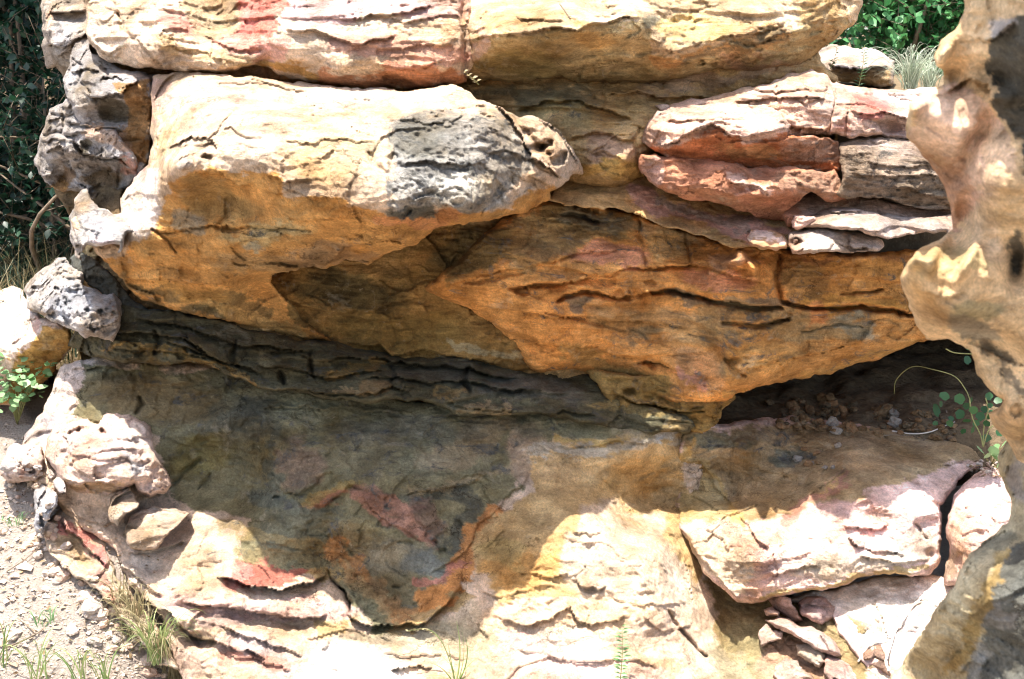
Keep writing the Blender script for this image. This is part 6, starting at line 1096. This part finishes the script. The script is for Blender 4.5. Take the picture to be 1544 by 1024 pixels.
for x, y, r, l in [(1196, 616, 11, 'rounded tan stone at the left end of the rubble in the hollow'), (1254, 640, 12, 'pale blue grey stone among the brown rubble in the hollow'), (1246, 604, 13, 'long flat brown stone at the back of the rubble in the hollow'), (1332, 622, 13, 'upright brown stone in the middle of the rubble in the hollow'),
                   (1346, 626, 10, 'yellowish chip leaning on the upright brown stone in the hollow'), (1350, 640, 11, 'brown block in front of the yellowish chip in the hollow'), (1284, 648, 11, 'reddish stone in the front row of the rubble in the hollow'), (1262, 652, 9, 'small red brown stone below the pale blue grey one'),
                   (1212, 678, 5.5, 'single small pinkish pebble on the shaded top of the rose slab'), (1264, 673, 6, 'single small whitish pebble on the shaded top of the rose slab'), (1232, 685, 6.5, 'single tan pebble between the two small ones on the shaded rose slab'),
                   (1202, 694, 8, 'grey pebble at the left of the short row on the shaded rose slab'), (1218, 702, 9, 'long tan sliver in the middle of the row on the shaded rose slab'), (1234, 700, 6, 'small olive pebble in the row on the shaded rose slab'), (1244, 707, 7, 'blue grey pebble at the front of the row on the shaded rose slab'), (1256, 706, 5, 'thin grey chip at the right end of the row on the shaded rose slab'), (1226, 699, 5, 'tiny yellow pebble wedged in the row on the shaded rose slab')]:
    put_stone((GREYS[0] if 'grey' in l else BROWN[3] if 'red' in l else BROWN[3] if 'pink' in l or 'tan' in l else GREYS[0] if 'yellow' in l or 'whit' in l else BROWN[1]), x, y, r, l)
for i in range(26):
    x = rs.uniform(1455, 1506); y = 699 + rs.uniform(-3, 14)
    put_stone(PALE[i % 4], x, y, rs.uniform(2, 4.5), 'small pale chip in the crumbly heap beside the foreground boulder', 'crumbly chips beside the foreground boulder')
for x, y, r, l in [(22, 962, 13, 'large pale pink flat stone on the bare ground near the bottom left corner'), (52, 812, 10, 'pale grey stone on the bare ground left of the striped slab'), (108, 952, 11, 'pink flat stone on the bare ground near the bent twig'), (164, 960, 8, 'white pebble at the edge of the grass at the lower left'), (142, 970, 12, 'reddish flat stone half sunk at the lower left'),
                   (38, 700, 5, 'small stone at the left edge below the cracked boulder'), (70, 890, 7, 'rounded pale stone in the middle of the bare ground'), (20, 905, 6, 'small pinkish stone at the left edge of the bare ground'), (150, 905, 7, 'tan stone resting near the foot of the slope')]:
    put_stone(PALE[int(x) % 4], x, y, r, l)
for i in range(60):
    t = rs.uniform(0, 1); x = 40 + 220 * t + rs.normal() * 14; y = 790 + 235 * t + rs.normal() * 10 + 10
    put_stone(PALE[i % 4], x, min(y, 1020), rs.gamma(3, 1.7) + 2, 'angular pale chip in the rubble along the foot of the slope at the lower left', 'rubble along the foot of the slope')
for i in range(40):
    put_stone(PALE[i % 4], rs.uniform(0, 90) , rs.uniform(700, 830), rs.gamma(3, 1.2) + 2, 'angular pale chip on the bare ground below the cracked boulder at the left edge', 'chips on the bare ground at the left edge')
def litter():
    a = Acc(); k = 0
    for x0, x1, y0, y1, n in [(0, 270, 690, 1022, 330), (1452, 1508, 694, 722, 60), (1180, 1450, 612, 668, 90)]:
        for i in range(n):
            x, y = rs.uniform(x0, x1), rs.uniform(y0, y1)
            q = hit(x, y, .004)
            if x < 300 and hit.ob != 'ground' and rs.rand() < .7: continue
            leaf(a, q, np.array([rs.normal(), rs.normal(), .2]), np.array([rs.normal() * .4, rs.normal() * .4, 1]), rs.uniform(.006, .02), rs.uniform(.1, .4), rs.uniform(0, 1), rs.uniform(-.3, .4))
    o = a.build('leaf_litter', leaf_material('dead_leaf', (.1, .06, .03), (.36, .25, .13), .15)); o['kind'] = 'stuff'; tag(o, 'brown bits of dead leaf scattered over the ground', 'leaf litter')
litter()
for i, (x, y, n) in enumerate([(205, 930, 36), (225, 968, 40), (180, 905, 22), (248, 990, 36)]):
    tuft('grass_tuft', ['straw tuft bent over the lower end of the striped slab', 'thick straw tuft just behind the large green tuft', 'short straw tuft halfway up the striped slab', 'straw tuft between the large green tuft and the slope'][i], hit(x, y), n, .11, .11, .0015, G_STRAW, lean=(-.2, -.3, 0), droop=.9)
def gravel():
    """fine gravel over the bare ground"""
    a = Acc(); base = np.array([(1, 0, 0), (-.5, .8, 0), (-.5, -.8, .05), (0.1, 0, .7), (.6, .6, .25), (-.7, .1, .3)], float)
    F_ = [(0, 4, 3), (4, 1, 3), (1, 5, 3), (5, 2, 3), (2, 0, 3), (0, 1, 4), (1, 2, 5), (2, 1, 0)]
    for i in range(2600):
        x = rs.uniform(-10, 280); y = rs.uniform(640, 1023)
        q = hit(x, y); r = rs.gamma(1.6, .0022) + .0014
        if hit.ob != 'ground': continue
        c, s_ = math.cos(i), math.sin(i)
        v = base * rs.uniform(.6, 1.3, size=(6, 3)); v = np.stack([v[:, 0] * c - v[:, 1] * s_, v[:, 0] * s_ + v[:, 1] * c, v[:, 2]], 1) * r
        a.add(v + q, F_, rs.uniform(0, 1))
    m, nt, b = mat_base('gravel', .95); t = nn(nt, 'ShaderNodeAttribute', attribute_name='shade')
    nt.links.new(mixc(nt, t.outputs['Fac'], (.3, .22, .16, 1), (.55, .46, .38, 1)), b.inputs['Base Color'])
    o = a.build('gravel', m, smooth=False); o['kind'] = 'stuff'; tag(o, 'pale gravel scattered over the bare ground at the lower left', 'gravel')
gravel()
# ------------------------------------------------------------------ light
LD = Vector((0.15, 0.16, -1.0)).normalized()          # the way the sunlight travels
sun = bpy.data.lights.new('sun', 'SUN'); sun.energy = 4.4; sun.angle = math.radians(0.53); sun.color = (1.0, 0.945, 0.86)
so = bpy.data.objects.new('sun', sun); C.objects.link(so)
so.rotation_euler = LD.to_track_quat('-Z', 'Y').to_euler(); so.location = (0, 0, 30)
w = bpy.data.worlds.new('World'); S.world = w; w.use_nodes = True
nt = w.node_tree; bg = nt.nodes['Background']
sk = nt.nodes.new('ShaderNodeTexSky'); sk.sky_type = 'NISHITA'; sk.sun_disc = False; sk.dust_density = 3.0; sk.ozone_density = 0.3
el = math.asin(-LD.z); az = math.atan2(-LD.x, -LD.y)   # towards the sun, clockwise from +Y
sk.sun_elevation = el; sk.sun_rotation = az
nt.links.new(sk.outputs[0], bg.inputs[0]); bg.inputs[1].default_value = 0.15
S.view_settings.view_transform = 'Standard'; S.view_settings.look = 'None'
S.view_settings.exposure = 1.48; S.view_settings.gamma = 1.0
S.cycles.max_bounces = 8; S.cycles.diffuse_bounces = 5; S.cycles.use_denoising = True; S.cycles.filter_width = 1.1
S.render.film_transparent = False
